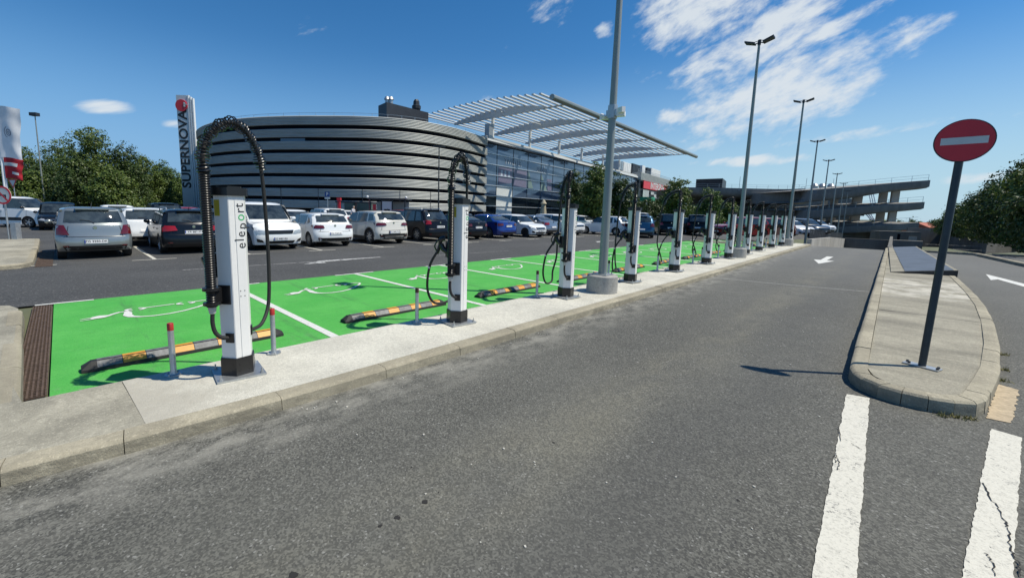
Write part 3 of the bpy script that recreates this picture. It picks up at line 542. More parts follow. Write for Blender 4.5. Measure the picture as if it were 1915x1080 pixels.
def charger(label, loc, rz, full, ad=125, ar=1., drop=0.):
    t = thing('charging_column', label, 'EV charger', loc, rz + math.radians(15), 'white charging columns along the kerb')
    pr_ = math.radians(-15); b = MB(); b.box((-.185, -.185, .0), (.185, .185, .018), rot=pr_); b.build('base_plate', M_galv, t)
    for sx in (-1, 1):
        for sy in (-1, 1):
            b = MB(); b.lathe([(0, .0), (.017, 0), (.017, .006), (.012, .006), (.012, .018), (.006, .018), (.006, .045), (0, .045)], ((sx * math.cos(pr_) - sy * math.sin(pr_)) * .155, (sx * math.sin(pr_) + sy * math.cos(pr_)) * .155, .018), 6); b.build('bolt', M_galv, t)
    b = MB(); b.prism(hexpts(.140), .018, .165); b.prism(hexpts(.136), .165, .172)
    for d in (0, -60, -120):
        for u in (-.04, .04):
            for z in (.06, .12): face_box(b, d, u - .005, u + .005, z - .005, z + .005, .12, .1235)
    b.build('base_skirt', M_blk, t)
    b = MB(); b.prism(hexpts(.125), .16, 1.555)
    col = b.build('column', M_wm, t)
    b = MB(); face_box(b, 0, -.012, .052, .17, 1.5, AP, AP + .004); face_box(b, 0, -.058, -.024, .17, 1.5, AP, AP + .003); b.build('front_panel', M_wm, t)
    b = MB(); b.prism(hexpts(.128), 1.545, 1.56); b.prism([(x * 1.12, y * 1.12) for x, y in hexpts(.132)], 1.535, 1.60); b.prism([(x, y) for x, y in hexpts(.10)], 1.60, 1.612); b.build('cap', M_blk, t)
    A = pw(.2, -63, 0); a60 = Vector((math.cos(math.radians(-60)), math.sin(math.radians(-60)), 0))
    prof = []; z = .63
    while z < 1.73: prof += [(.034, z), (.040, z + .004), (.042, z + .008), (.040, z + .012), (.034, z + .016)]; z += .019
    b = MB(); b.lathe(prof, (A.x, A.y, 0), 14); b.build('corrugated_hose', M_blk, t, smooth=40)
    b = MB()
    for z in (.66, .78): b.lathe([(0, z - .012), (.063, z - .012), (.063, z + .012), (0, z + .012)], (A.x, A.y, 0), 16); face_box(b, -60, -.09, -.03, z - .01, z + .01, AP - .01, .19)
    face_box(b, -60, -.055, .045, .64, .80, AP, AP + .012); face_box(b, -60, -.035, -.023, .66, .78, AP, .19)
    b.build('hose_bracket', M_blk, t)
    b = MB(); b.lathe([(0, .575), (.022, .575), (.027, .585), (.027, .60), (.032, .605), (.032, .63), (0, .63)], (A.x, A.y, 0), 8); b.build('cable_gland', MT.get('gland') or mat('gland', (.45, .45, .42), .5), t)
    b = MB(); b.tube(smooth_path([A + Vector((0, 0, .58)), pw(.205, -63, .50), pw(.195, -60, .42), pw(.165, -52, .37), pw(.11, -42, .35)], 4), .017, 8); b.build('feed_cable', M_rub, t, smooth=60)
    b = MB(); face_box(b, -60, -.015, .055, .31, .39, AP, AP + .010); face_box(b, 60, -.03, .03, .34, .42, AP, AP + .012)
    for u, z in ((-.008, .318), (.048, .318), (-.008, .382), (.048, .382)): face_box(b, -60, u - .003, u + .003, z - .003, z + .003, AP + .01, AP + .013)
    b.build('cable_port', M_blk, t)
    k = random.uniform(.92, 1.08)
    arc = [A + Vector((0, 0, 1.70)), pw(.20, -63, 1.86), pw(.13, -63, 2.02 - drop), pw(.03, ad, 2.13 - drop), pw(.16 * ar, ad - 3, 2.09 - drop), pw(.27 * ar, ad - 1, 1.94 - drop), pw(.31 * ar, ad, 1.78 - drop)]
    hang = [pw(.34 * ar, ad + 1, 1.45), pw(.36 * ar, ad + 2, 1.0), pw(.36 * ar, ad + 3, .66)]
    if full: low = [pw(.38, 128, .48), pw(.26, 122, .37), pw(.12, 105, .36)]
    else: low = [pw(.40, ad * .7 + 55, .40), pw(.36, ad * .4 + 110, .22), pw(.38, 198, .20), pw(.40 * k, 215, .40), pw(.37, 228, .72), pw(.27, 235, .92)]
    b = MB(); b.tube(smooth_path(arc + hang + low, 6), .0165, 9); b.build('charging_cable', M_rub, t, smooth=60)
    helix(arc, .042, .0055, .024).build('spring', M_blk, t, smooth=60)
    b = MB(); zs = 1.70; b.tube([A + Vector((0, 0, z)) for z in (1.715, 1.76)], [.046, .03], 12); b.build('hose_collar', M_blk, t, smooth=40)
    b = MB(); face_box(b, -120, -.04, .04, .86, 1.06, AP, AP + .05); b.tube([pw(.13, -110, .92), pw(.19, -118, .96), pw(.22, -122, 1.02)], .035, 8); b.build('connector_holster', M_blk, t)
    if not full:
        b = MB(); b.tube(smooth_path([pw(.27, 235, .90), pw(.235, 237, 1.0), pw(.22, 238, 1.08), pw(.17, 239, 1.10)], 4), [.02, .021, .022, .023, .024, .024, .024, .028, .032, .034, .034, .034, .034], 8)
        b.tube(smooth_path([pw(.27, 235, .93), pw(.30, 238, 1.0), pw(.25, 239, 1.09)], 4), .01, 6); gun = b.build('plug', M_blk, t, smooth=60)
        MB().tube([pw(.378, 228, .70), pw(.374, 228, .725)], .0185, 9).build('cable_sleeve', mat('pale_sleeve', (.6, .6, .58), .5), t)
    b = MB()
    face_box(b, -60, -.058, -.012, 1.37, 1.50, AP, AP + .0015, 0); b.build('warning_label', M_yel, t)
    x = 0; adv = {'e': .56, 'l': .25, 'p': .60, 'o': .58, 'r': .37, 't': .34}; sz = .118; tb = MB(); wid = sum(adv[c] for c in 'eleport')
    for c in 'eleport':
        u = (x + adv[c] / 2 - wid / 2) * sz; x += adv[c]
        yo = {'e': .0, 'l': .012, 'p': -.012, 'o': 0, 'r': 0, 't': .006}[c]
        tb.text(c, sz * .9, lambda a, v, w, u=u, yo=yo: (AP + .0055, .027 - (v + yo), 1.285 + u + a), mi=1 if c == 'o' else 0)
    b = tb; b.build('lettering', [M_textblk, M_textgrn], t, fix=False)
    b = MB()
    for u in (0.0, .033):
        for z in (.70, .745): face_box(b, 0, u - .0035, u + .0035, z - .0035, z + .0035, AP + .004, AP + .006)
    b.build('screw', M_blk, t)
    return t
ordn = ['', 'second', 'third', 'fourth', 'fifth', 'sixth', 'seventh', 'eighth', 'ninth', 'tenth', 'eleventh', 'last and farthest']
charger('white charging column nearest the camera, its vertical lettering readable, beside the drain grate', (-3.93, 1.01, .10), math.radians(-6), True, 125, 1.15)
c2 = charger('second white charging column from the camera, in front of the black SUV', (-3.93, 3.60, .10), math.radians(-7), False)
proto = {}
for i, ad, ar, dr in ((2, 160, .95, .02), (3, 178, 1.15, .04), (4, 188, 1.35, .06)): proto[i] = (ad, ar, dr)
extra = ['', '', 'just left of the nearest lamp post', 'just right of the nearest lamp post', 'with a blue car behind it', 'in front of a dark boxy car', 'left of the second lamp post', 'partly behind the second lamp post', 'in front of a copper car', 'in front of the red cars', 'left of the third lamp post', 'hidden behind the third lamp post']
CHX = [0, 0, -3.93, -3.94, -3.96, -3.98, -4.02, -4.03, -4.05, -4.08, -4.08, -4.08]; CHY = [0, 0, 6.17, 8.72, 11.38, 14.1, 16.7, 19.2, 21.6, 24.4, 26.9, 29.4]
for i in range(2, 12):
    lab_ = '%s white charging column from the camera, %s' % (ordn[i], extra[i])
    if i in proto: c3 = charger(lab_, (CHX[i], CHY[i], .10), math.radians(random.uniform(-9, -5)), False, *proto[i])
    else: dup(c3, (CHX[i], CHY[i], .10), math.radians(random.uniform(-10, -5)), lab_)
CH = [(-3.93, 1.01), (-3.93, 3.6)] + list(zip(CHX[2:], CHY[2:]))

def bollard(label, capm=None):
    t = thing('steel_bollard', label, 'bollard', (0, 0, .1), 0, 'short steel bollards beside the charging columns')
    b = MB(); b.lathe([(0, 0), (.066, 0), (.066, .010), (.03, .012), (.0235, .03), (.0235, .415), (0, .415)], seg=14); b.build('post', M_galv, t, smooth=40)
    MB().lathe([(.0242, .395), (.0242, .452), (.020, .458), (0, .458)], seg=14).build('cap_band', capm or M_red, t, smooth=40)
    for a in (45, 135, 225, 315): MB().lathe([(0, 0), (.009, 0), (.009, .012), (0, .014)], (.052 * math.cos(math.radians(a)), .052 * math.sin(math.radians(a)), .010), 6).build('bolt', M_galv, t)
    return t
b0 = None
near = {0: ('nearest short steel bollard with red cap, left of the first charging column', 'steel bollard with red cap just right of the nearest charging column')}
for i, (x, y) in enumerate(CH):
    for j, dy in enumerate((-.42, .40)):
        if i == 0: lab = near[0][j]
        else: lab = 'steel bollard on the %s side of the %s charging column from the camera' % (('near', 'far')[j], ordn[i].replace('last and farthest', 'last'))
        loc = (-4.24, y + dy, .10)
        if i == 0 and b0 is None: b0 = bollard(lab); b0.location = loc
        elif i == 1 and j == 0: b0 = bollard(lab, mat('brown_cap', (.06, .022, .016), .5, var=.2)); b0.location = loc
        else: dup(b0, loc, random.uniform(0, 6), lab)

def wheel_stop(label):
    t = thing('wheel_stop', label, 'wheel stop', (0, 0, .004), 0, 'black rubber wheel stops with orange panels')
    Lh = .89; sec = [(.085, 0), (.08, .028), (.03, .088), (-.035, .088), (-.08, .028), (-.085, 0)]
    b = MB(); n = len(sec); st = [(-Lh, .55), (-Lh + .07, 1.), (Lh - .07, 1.), (Lh, .55)]; vs = []
    for y, k in st: vs += [(x * (.9 if k < 1 else 1), y + (0 if k == 1 else 0), z * (1 if z < .03 else k)) for x, z in sec]
    b.add(vs, [(i * n + k, i * n + (k + 1) % n, (i + 1) * n + (k + 1) % n, (i + 1) * n + k) for i in range(3) for k in range(n)] + [tuple(range(n)), tuple(range(4 * n - 1, 3 * n - 1, -1))]); b.build('body', M_rub, t)
    y = -Lh + .10; o = True; w1, w2 = .16, .275
    segs = [(-.78, -.60, 0), (-.595, -.42, 1), (-.415, -.20, 0), (-.195, -.02, 1), (-.015, .20, 0), (.205, .38, 1), (.385, .60, 0), (.605, .775, 1)]
    for y0, y1, o in segs:
        b = MB(); sk = .03
        for (xa, za), (xb, zb_) in (((.076, .034), (.034, .085)), ((.026, .0895), (-.031, .0895)), ((-.039, .085), (-.076, .034))):
            nx, nz = (zb_ - za), -(xb - xa); l = math.hypot(nx, nz); nx, nz = nx / l * .0025, nz / l * .0025
            b.add([(xa + nx, y0, za + nz), (xa + nx, y1, za + nz), (xb + nx, y1 + sk * 0, zb_ + nz), (xb + nx, y0, zb_ + nz)], [(0, 1, 2, 3)])
        b.build('orange_panel' if o else 'grey_panel', M_orange if o else M_greyp, t)
    return t
w0 = None
wl = ['nearest long wheel stop, behind the first charging column', 'second wheel stop, between the first and second charging columns', 'third wheel stop, right of the second charging column', 'fourth wheel stop, behind the third charging column',
      'fifth wheel stop, behind the fourth charging column', 'sixth wheel stop, left of the fifth charging column', 'seventh wheel stop, behind the sixth charging column', 'eighth wheel stop in the row', 'ninth wheel stop, behind the eighth charging column', 'tenth wheel stop, far down the row', 'eleventh wheel stop, next to last of the row', 'farthest wheel stop of the row']
for i in range(12):
    lab = 'black and orange ' + wl[i]; loc = (-5.15, .92 + 2.59 * i, .004)
    if w0 is None: w0 = wheel_stop(lab); w0.location = loc
    else: dup(w0, loc, random.uniform(-.02, .02), lab)

# ---------------------------------------------------------------- lamp posts and signs
def lamp(label, H, base=True, box=False):
    t = thing('lamp_post', label, 'lamp post', (0, 0, 0), 0, 'tall lamp posts along the kerb')
    if base: MB().lathe([(0, -.05), (.285, -.05), (.285, .04), (.28, .295), (.265, .31), (0, .315)], seg=28).build('concrete_base', M_wallc, t, smooth=35)
    b = MB(); z0 = .31 if base else 0
    b.lathe([(.082, z0), (.038, H)], seg=14); b.build('pole', M_pole, t, smooth=60)
    if base:
        b = MB(); b.box((-.15, -.15, .315), (.15, .15, .333))
        for sx in (-.12, .12):
            for sy in (-.12, .12): b.cyl((sx, sy, .333), (sx, sy, .365), .013, seg=6)
        b.build('base_flange', M_galv, t)
    b = MB(); b.cyl((0, 0, H - .1), (0, 0, H + .07), .05, seg=10)
    for s in (-1, 1): b.tube([(0, 0, H), (s * .14, 0, H - .06), (s * .20, 0, H - .02)], .018, 6); b.tube([(0, 0, H + .05), (s * .2, 0, H + .02)], .012, 5)
    b.build('bracket', M_dark, t)
    for s in (-1, 1):
        b = MB(); vs = []
        for dx, dz, w in ((.12, -.06, .13), (.42, .04, .15)):
            for yy in (-w, w):
                for h in (0, .055): vs.append((s * dx, yy, H + dz + h))
        b.add(vs, [(0, 1, 3, 2), (4, 6, 7, 5), (0, 2, 6, 4), (1, 5, 7, 3), (0, 4, 5, 1), (2, 3, 7, 6)]); b.build('floodlight', M_dark, t)
    if box:
        b = MB(); b.cyl((0, 0, 3.15), (0, 0, 3.38), .085, seg=12); b.box((-.10, -.05, 3.19), (.10, .05, 3.30)); b.build('clamp', M_galv, t)
        for b in (MB().box((.09, -.05, 3.17), (.23, .06, 3.25), rot=.3), MB().box((.12, -.09, 3.22), (.26, -.02, 3.31), rot=-.5), MB().box((-.24, -.03, 3.16), (-.10, .04, 3.23), rot=.6), MB().cyl((-.22, -.02, 3.24), (-.12, -.02, 3.19), .035, seg=8)):
            b.build('camera_housing', M_wm, t)
    return t
l1 = lamp('grey lamp post nearest the camera, on a round concrete base with small cameras clamped on', 7.55, True, True); l1.location = (-3.78, 7.17, .10)
l2 = lamp('second grey lamp post from the camera, its twin floodlights against the clouds', 7.42, True); l2.location = (-3.93, 17.5, .10)
dup(l2, (-3.95, 27.6, .10), .06, 'third lamp post from the camera, on a concrete base beside the last charging columns'); l2b = None
l4 = lamp('fourth lamp post from the camera, rising beside the pale ramp wall', 7.5, False)
TP = [((1529, 264), 'fourth lamp post from the camera, rising where the kerb ends'), ((1550, 300), 'fifth lamp post from the camera, beyond the dark fence'), ((1566, 325), 'sixth lamp post from the camera, in front of the garage'), ((1578, 343), 'farthest lamp post, short looking, in front of the garage decks'), ((1586, 357), 'last bare lamp post in line, in front of the garage decks')]
for i, ((px, py), lab) in enumerate(TP):
    zt = 7.0 - .25 * i; x, y = G(px, py, zt); z0 = gz(x, y)
    if i == 0: l4.location = (x, y, zt - 7.5); l4['label'] = lab
    else: dup(l4, (x, y, zt - 7.5), 0, lab)
for (px, py, dep, lab) in ((83, 222, 50, 'lone lamp post among the trees behind the white van'), (820, 278, 43, 'thin lamp post with a flat head in front of the curved facade')):
    x, y = D(px, dep); H = ZH(px, py, dep); t = thing('lamp_post', lab, 'lamp post', (x, y, 0), math.radians(45))
    MB().lathe([(.10 if dep == 50 else .075, 0), (.05, H)], seg=10).build('pole', M_pole if dep == 50 else M_mull, t, smooth=60)
    b = MB()
    if dep == 50: b.box((-.45, -.25, H - .05), (.35, .25, H + .32)); 
    else: b.box((-.62, -.12, H - .02), (.62, .12, H + .10))
    b.build('lamp_head', M_dark, t)
# no entry sign on the island
t = thing('no_entry_sign', 'round red no entry sign with white bar on a dark leaning pole on the island', 'traffic sign', (.35, 5.97, .115))
MB().tube([(0, 0, 0), (.022, .0, 2.36)], .029, 14).build('pole', M_signpole, t, smooth=60)
b = MB(); b.box((-.13, -.055, .004), (.13, .055, .014), rot=-.35); b.build('base_plate', M_galv, t)
for sx, sy in ((-.10, .06), (.10, -.06), (-.09, .01), (.11, -.01)): MB().cyl((sx, sy, .014), (sx, sy, .032), .011, seg=6).build('bolt', M_dark, t)
b = MB(); b.lathe([(0, -.040), (.184, -.040), (.190, -.034), (.190, -.028), (0, -.028)], (.025, 0, 2.18), 48, 'y'); b.build('disc', [M_signred], t, smooth=40)
MB().lathe([(.184, -.0415), (.191, -.0405), (.192, -.030), (.188, -.026)], (.025, 0, 2.18), 48, 'y').build('rim', M_dark, t, smooth=40)
MB().box((.025 - .145, -.0425, 2.18 - .032), (.025 + .145, -.0402, 2.18 + .032)).build('white_bar', M_signw, t)
MB().box((-.03, -.034, 2.10), (.07, .035, 2.13)).box((-.03, -.034, 2.24), (.07, .035, 2.27)).build('clamp', M_galv, t)

# left edge: no-left-turn sign, yield sign, flags
x, y = G(18, 447, .1); t = thing('prohibition_sign', 'round white sign with red ring and barred arrow beside the white panel van', 'traffic sign', (x, y, .1), math.radians(45))
H = 1.95; MB().tube([(0, 0, 0), (-.02, 0, H)], .03, 10).build('pole', M_galv, t, smooth=60)
fn = math.radians(-90)
b = MB(); b.lathe([(0, -.05), (.33, -.05), (.33, -.035), (0, -.035)], (-.02, 0, H - .32), 32, 'y'); b.build('disc', M_signw, t)
MB().lathe([(.27, -.054), (.335, -.054), (.335, -.049), (.27, -.049)], (-.02, 0, H - .32), 32, 'y').build('red_ring', M_signred, t)
b = MB(); b.box((-.20, -.056, H - .35), (.12, -.0525, H - .30)); b.box((.08, -.056, H - .50), (.12, -.0525, H - .30)); b.add([(-.26, -.056, H - .325), (-.14, -.056, H - .25), (-.14, -.056, H - .40)], [(0, 1, 2)]); b.build('arrow', M_textblk, t, fix=False)
b = MB(); b.add([(-.24, -.0575, H - .12), (-.20, -.0575, H - .08), (.20, -.0575, H - .52), (.16, -.0575, H - .56)], [(0, 1, 2, 3)]); b.build('red_bar', M_signred, t, fix=False)
MB().box((.10, -.02, 0), (.30, .16, .62)).build('cabinet', M_galv, t)
x, y = D(29, 30); zt = ZH(29, 336, 30); t = thing('yield_sign', 'white triangular yield sign with red edge, seen behind the white van', 'traffic sign', (x, y, 0), math.radians(40))
MB().cyl((0, 0, 0), (0, 0, zt), .03, seg=8).build('pole', M_galv, t)
b = MB(); r = .62; b.add([(-.5 * r * 1.2, -.05, zt), (.5 * r * 1.2, -.05, zt), (0, -.05, zt - .66)], [(0, 1, 2)]); b.build('red_border', M_signred, t, fix=False)
b = MB(); b.add([(-.24, -.055, zt - .07), (.24, -.055, zt - .07), (0, -.055, zt - .52)], [(0, 1, 2)]); b.build('panel', M_signw, t, fix=False)
def flag(px, dep, topy, boty, wdt, name, label, m, poleh, lean=0, extra=None):
    x, y = D(px, dep); zt, zb = ZH(px, topy, dep), ZH(px, boty, dep); t = thing('flagpole', label, 'flagpole', (x, y, 0), math.radians(45))
    MB().lathe([(.075, 0), (.05, ZH(px, poleh, dep))], seg=12).build('pole', M_steelw, t, smooth=60)
    wv = lambda u, v: (.06 + wdt * u * (1 - .06 * math.sin(5 * v)), -.06 + .07 * math.sin(6.0 * u + 2.2 * v) * u + .018 * math.sin(15 * v + 4 * u) * u, zb + (zt - zb) * v + .03 * math.sin(6 * u) * u - .14 * u * u)
    MB().grid(wv, 18, 26).build('banner', m, t, smooth=180, fix=False)
    if extra: extra(t, wv)
def ringlogo(t, wv):
    b = MB()
    for r0, r1, a0, a1 in ((.085, .105, 0, 6.2832), (.03, .045, 0, 6.2832), (.17, .185, 2.0, 4.3)):
        n = 24; vs = []
        for i in range(n + 1):
            a = a0 + (a1 - a0) * i / n
            for r in (r0, r1):
                p = wv(.52 + r * math.cos(a) * 1.25, .50 + r * math.sin(a) * .62); vs.append((p[0], p[1] - .012, p[2]))
        b.add(vs, [(2 * i, 2 * i + 1, 2 * i + 3, 2 * i + 2) for i in range(n)])
    b.build('ring_emblem', mat('emblem_ink', (.05, .06, .12), .6), t, fix=False)
def stripes(t, wv):
    for a0, a1, v0, v1 in ((.0, .75, .60, .76), (.45, .85, .22, .34)):
        b = MB(); b.grid(lambda u, v: (lambda p: (p[0], p[1] - .015, p[2]))(wv(a0 + (a1 - a0) * u, v0 + (v1 - v0) * v)), 12, 3); b.build('white_stripe', M_signw, t, fix=False)
flag(12, 26, 205, 296, 1.35, 'white', 'white flag with a dark ring emblem on a white pole, far left', mat('white_cloth', (.80, .80, .80), .8, var=.08, scale=2), 195, extra=ringlogo)
flag(16, 32, 296, 334, 1.35, 'red', 'red flag with white stripes on a pole behind the white flag', mat('red_cloth', (.50, .02, .03), .8, var=.1, scale=2), 290, extra=stripes)

# ---------------------------------------------------------------- cars
CS = .93
def interp(pts, z, key=1, val=0):
    for a, c in zip(pts, pts[1:]):
        lo, hi = min(a[key], c[key]), max(a[key], c[key])
        if lo <= z <= hi and hi > lo: t = (z - a[key]) / (c[key] - a[key]); return a[val] + (c[val] - a[val]) * t
    return pts[0][val] if z < min(p[key] for p in pts) else pts[-1][val]
KINDS = dict(
    hatch=dict(L=3.95, W=1.72, H=1.46, zb=.93, zt=1.00, xc=.95, xa=.28, xr=-1.48, xt=-1.80, zn=.74, hood=.90, wb=2.5, rw=.30, wins=((-1.35, -1.08, -.98), (-.92, -.12, -.12), (-.06, .86, .34))),
    suv=dict(L=4.35, W=1.82, H=1.62, zb=1.02, zt=1.10, xc=1.02, xa=.38, xr=-1.66, xt=-2.02, zn=.86, hood=1.02, wb=2.62, rw=.345, wins=((-1.62, -1.15, -1.05), (-1.0, -.10, -.10), (-.04, .92, .44))),
    wagon=dict(L=4.5, W=1.78, H=1.50, zb=.93, zt=1.02, xc=.98, xa=.30, xr=-1.72, xt=-2.08, zn=.76, hood=.90, wb=2.65, rw=.32, wins=((-1.78, -1.20, -1.10), (-1.04, -.14, -.14), (-.08, .88, .36))),
    sedan=dict(L=4.65, W=1.80, H=1.45, zb=.94, zt=1.06, xc=1.02, xa=.32, xr=-1.05, xt=-1.95, zn=.76, hood=.90, wb=2.7, rw=.33, wins=((-1.62, -1.10, -1.02), (-.98, -.12, -.12), (-.06, .92, .38))),
    van=dict(L=4.40, W=1.80, H=1.84, zb=1.10, zt=1.12, xc=1.35, xa=.55, xr=-1.98, xt=-2.12, zn=.86, hood=1.06, wb=2.7, rw=.32, wins=((-.02, 1.22, .60), (-.95, -.12, -.12))))
PLATES = ['ZG 3250-DK', 'KR 882-JP', 'ZG 4481-RA', 'ZG 7150-LE', 'ZG 2093-TN', 'KA 610-FM', 'ZG 9312-GB', 'ST 477-VD']
def wheel(parent, x, y, r, w, rim, cover=5):
    b = MB(); s = 1 if y > 0 else -1
    b.lathe([(r * .64, -w / 2), (r * .94, -w / 2), (r, -w / 2 + .03), (r, w / 2 - .03), (r * .94, w / 2), (r * .64, w / 2)], (x, y, r), 24, 'y'); o = b.build('wheel', M_rub, parent, smooth=40)
    b = MB(); yo = y + s * (w / 2 - .012); rr = r * .66
    b.lathe([(rr, 0), (rr * .93, s * .012), (rr * .90, -s * .03)], (x, yo, r), 24, 'y')
    for i in range(cover):
        a = 2 * math.pi * i / cover; c1, s1 = math.cos(a), math.sin(a); hw = rr * (.17 if cover < 8 else .10)
        vs = [(x + c1 * q + s1 * e, yo + s * d, r + s1 * q - c1 * e) for q, e, d in ((.1 * rr, -hw * 1.1, .0), (.1 * rr, hw * 1.1, .0), (.93 * rr, hw * .75, .006), (.93 * rr, -hw * .75, .006))]; b.add(vs, [(0, 1, 2, 3)])
    b.lathe([(rr * .24, -s * .01), (rr * .2, s * .012), (0, s * .014)], (x, yo, r), 12, 'y'); b.build('rim', rim, o, smooth=40)
    b = MB(); b.lathe([(rr * .92, -s * .035), (0, -s * .035)], (x, yo, r), 20, 'y'); b.build('brake_shadow', MT.get('wheel_inner') or mat('wheel_inner', (.012, .012, .013), .7), o)
def car(label, kind, m, loc, rz, scale=1., roof=None, rim=None, tails=None, seen='rear', plate=0, trim=False, cat='car', group='cars parked in the car park', cover=5, rails=False, detail=True, panel_van=False, **over):
    P = dict(KINDS[kind]); P.update(over); rim = rim or M_rim
    L_, Wd, H, zb, zt, xc, xa, xr, xt, zn, hood, wb, rw = [P[k] for k in ('L', 'W', 'H', 'zb', 'zt', 'xc', 'xa', 'xr', 'xt', 'zn', 'hood', 'wb', 'rw')]
    t = thing('parked_car' if cat == 'car' else 'parked_van', label, cat, loc, rz, group); t.scale = (CS * scale,) * 3
    h = L_ / 2; boot = xt > -h + .5
    rear = [(-h + .10, .24), (-h + .015, .32), (-h, .46), (-h + .01, .60), (-h + .05, .67), (-h + .075, zt - .16), (-h + .12, zt - .03)]
    if kind == 'sedan': rear[-1] = (-h + .10, zt - .06)
    top = rear[-1:] + ([(-h + .3, zt + .0)] if kind == 'sedan' else []) + [(xt + .25, zt - .015), (0, zb + .0), (xc - .05, zb - .01), (xc + .10, hood), ((xc + h) / 2 + .1, (hood + zn) / 2 + .05), (h - .26, zn + .04), (h - .10, zn - .03)]
    front = [(h - .10, zn - .03), (h - .03, zn - .14), (h, .50), (h - .01, .34), (h - .08, .22)]
    ra = rw + .055; bot = []
    for sx in (1, -1):
        cx = wb / 2 * sx + .0; pts = []
        for i in range(11):
            a = math.pi * i / 10; pts.append((cx + ra * math.cos(a), max(rw * .98 + ra * math.sin(a) * 1.0, .20)))
        pts = [(cx + ra, .20)] + pts + [(cx - ra, .20)]; bot += pts
    out = rear[:-1] + top + front[1:] + bot
    nb0 = len(rear[:-1] + top + front[1:]) - 1
    wl_ = lambda z: Wd / 2 * (1 - .05 * ((z - .62) / .42) ** 2)
    def shift(s): s = abs(s); return .06 * s * s + .17 * s ** 8
    def bodypt(x, z, s):
        f = min(max((abs(x) - (h - .42)) / .42, 0), 1); dz = (.03 * abs(s) ** 6 if z > zb - .2 and abs(x) > xc - .2 and x > 0 else 0)
        return (x - math.copysign(shift(s) * f, x), s * wl_(z), z - dz)
    SL = [-1, -.985, -.95, -.88, -.75, -.5, -.2, .2, .5, .75, .88, .95, .985, 1]
    b = MB(); vs = []; n = len(out)
    def rnd(s): s = abs(s); return .0 if s < .9 else .03 * (s - .9) / .1
    for s in SL:
        for (x, z) in out:
            q = bodypt(x, z, s); k = rnd(s) if z > zb - .12 else 0; vs.append((q[0], q[1], q[2] - k * 1.0))
    fs = []; ms = []
    for i in range(len(SL) - 1):
        for k in range(n): fs.append((i * n + k, i * n + (k + 1) % n, (i + 1) * n + (k + 1) % n, (i + 1) * n + k)); ms.append(1 if k >= nb0 else 0)
    b.add(vs, fs); b.m = ms
    # sides: strip between the upper outline and the sill, so the flank keeps its bulge
    for si in (0, len(SL) - 1):
        s = SL[si]; xs = sorted(set([round(-h + .02 + (2 * h - .04) * i / 40, 3) for i in range(41)])); row = []
        up = rear + top[1:] + front[1:]
        b.add([vs[si * n + k] for k in range(n)], [tuple(range(n))], 0)
    gh = [(xt, zt - .04), (xt + (xr - xt) * .35, zt + (H - .09 - zt) * .42), (xr - .03, H - .11), (xr + .09, H - .045), (xr + .4, H - .012), ((xa + xr) / 2, H), (xa - .35, H - .012), (xa - .10, H - .05), (xa + .06, H - .11), (xc + .02, hood + .0)]
    rline = gh[:3]; fline = gh[-2:]
    Wb_, Wt = wl_(zb) * .985, Wd / 2 * (.79 if kind != 'van' else .86)
    wg = lambda z: Wb_ + (Wt - Wb_) * max(0, (z - zb)) / (H - zb)
    cr = lambda s: .10 * s * s + .10 * abs(s) ** 8
    def ghpt(x, z, s):
        f = 1 if (x < xr + .05 or x > xa - .15) else 0
        zz = z - .05 * abs(s) ** 5 * (1 if z > H - .12 else 0) - .012 * s * s * (1 if z > H - .12 else 0)
        return (x - math.copysign(cr(s) * f, x - (xa + xr) / 2), s * wg(zz), zz)
    vs = []; n2 = len(gh)
    for s in SL: vs += [ghpt(x, z, s) for x, z in gh]
    fs = [(i * n2 + k, i * n2 + k + 1, (i + 1) * n2 + k + 1, (i + 1) * n2 + k) for i in range(len(SL) - 1) for k in range(n2 - 1)] + [tuple(range(n2)), tuple(range(len(SL) * n2 - 1, len(SL) * n2 - n2 - 1, -1))]
    mi = 2 if roof else 0
    b.add(vs, fs, mi)
    body = b.build('body', [m, M_rub] + ([roof] if roof else []), t, smooth=38)
    # glass
    def rg(x_of, s, z, o, sg): return (x_of(z) - sg * (cr(s)) * -1 * (-1) + sg * o, s * (wg(z) - .0), z)
    zr0, zr1 = zt + .05, H - .13
    def rw_pt(u, v):
        z = zr0 + (zr1 - zr0) * v; s = (-.86 + 1.72 * u); x = interp(rline, z); return (x + cr(s) - .016, s * wg(z) * (.98), z + .004)
    MB().grid(rw_pt, 10, 4).build('rear_window', M_glass if not panel_van else m, t, smooth=180, fix=False)
    zf0, zf1 = zb + .06, H - .13
    def fw_pt(u, v):
        z = zf0 + (zf1 - zf0) * v; s = (-.90 + 1.80 * u); x = interp(fline[::-1], z); return (x - cr(s) + .016, s * wg(z), z + .006)
    MB().grid(fw_pt, 10, 4).build('windscreen', M_glass, t, smooth=180, fix=False)
    ztop = H - .12
    for sd in (1, -1):
        for (x0, x1, x1t) in P['wins']:
            x0t = x0 if x1 == x1t else x0 + .0
            if (x0, x1, x1t) == P['wins'][0] and kind != 'van': q = [(x0, zb + .09), (x1 + .02, zb + .04), (x1 + .04, ztop - .01), (x0 + (.28 if kind in ('hatch', 'sedan') else .16), ztop - .05)]
            elif x1 != x1t: q = [(x0, zb + .03), (x1, zb + .02), (x1t + .02, ztop), (x0, ztop)]
            else: q = [(x0, zb + .035), (x1, zb + .03), (x1, ztop), (x0, ztop)]
            b = MB(); b.add([(x, sd * (wg(z) + .007), z) for x, z in q], [(0, 1, 2, 3)]); b.build('side_window', M_glass, t, fix=False)
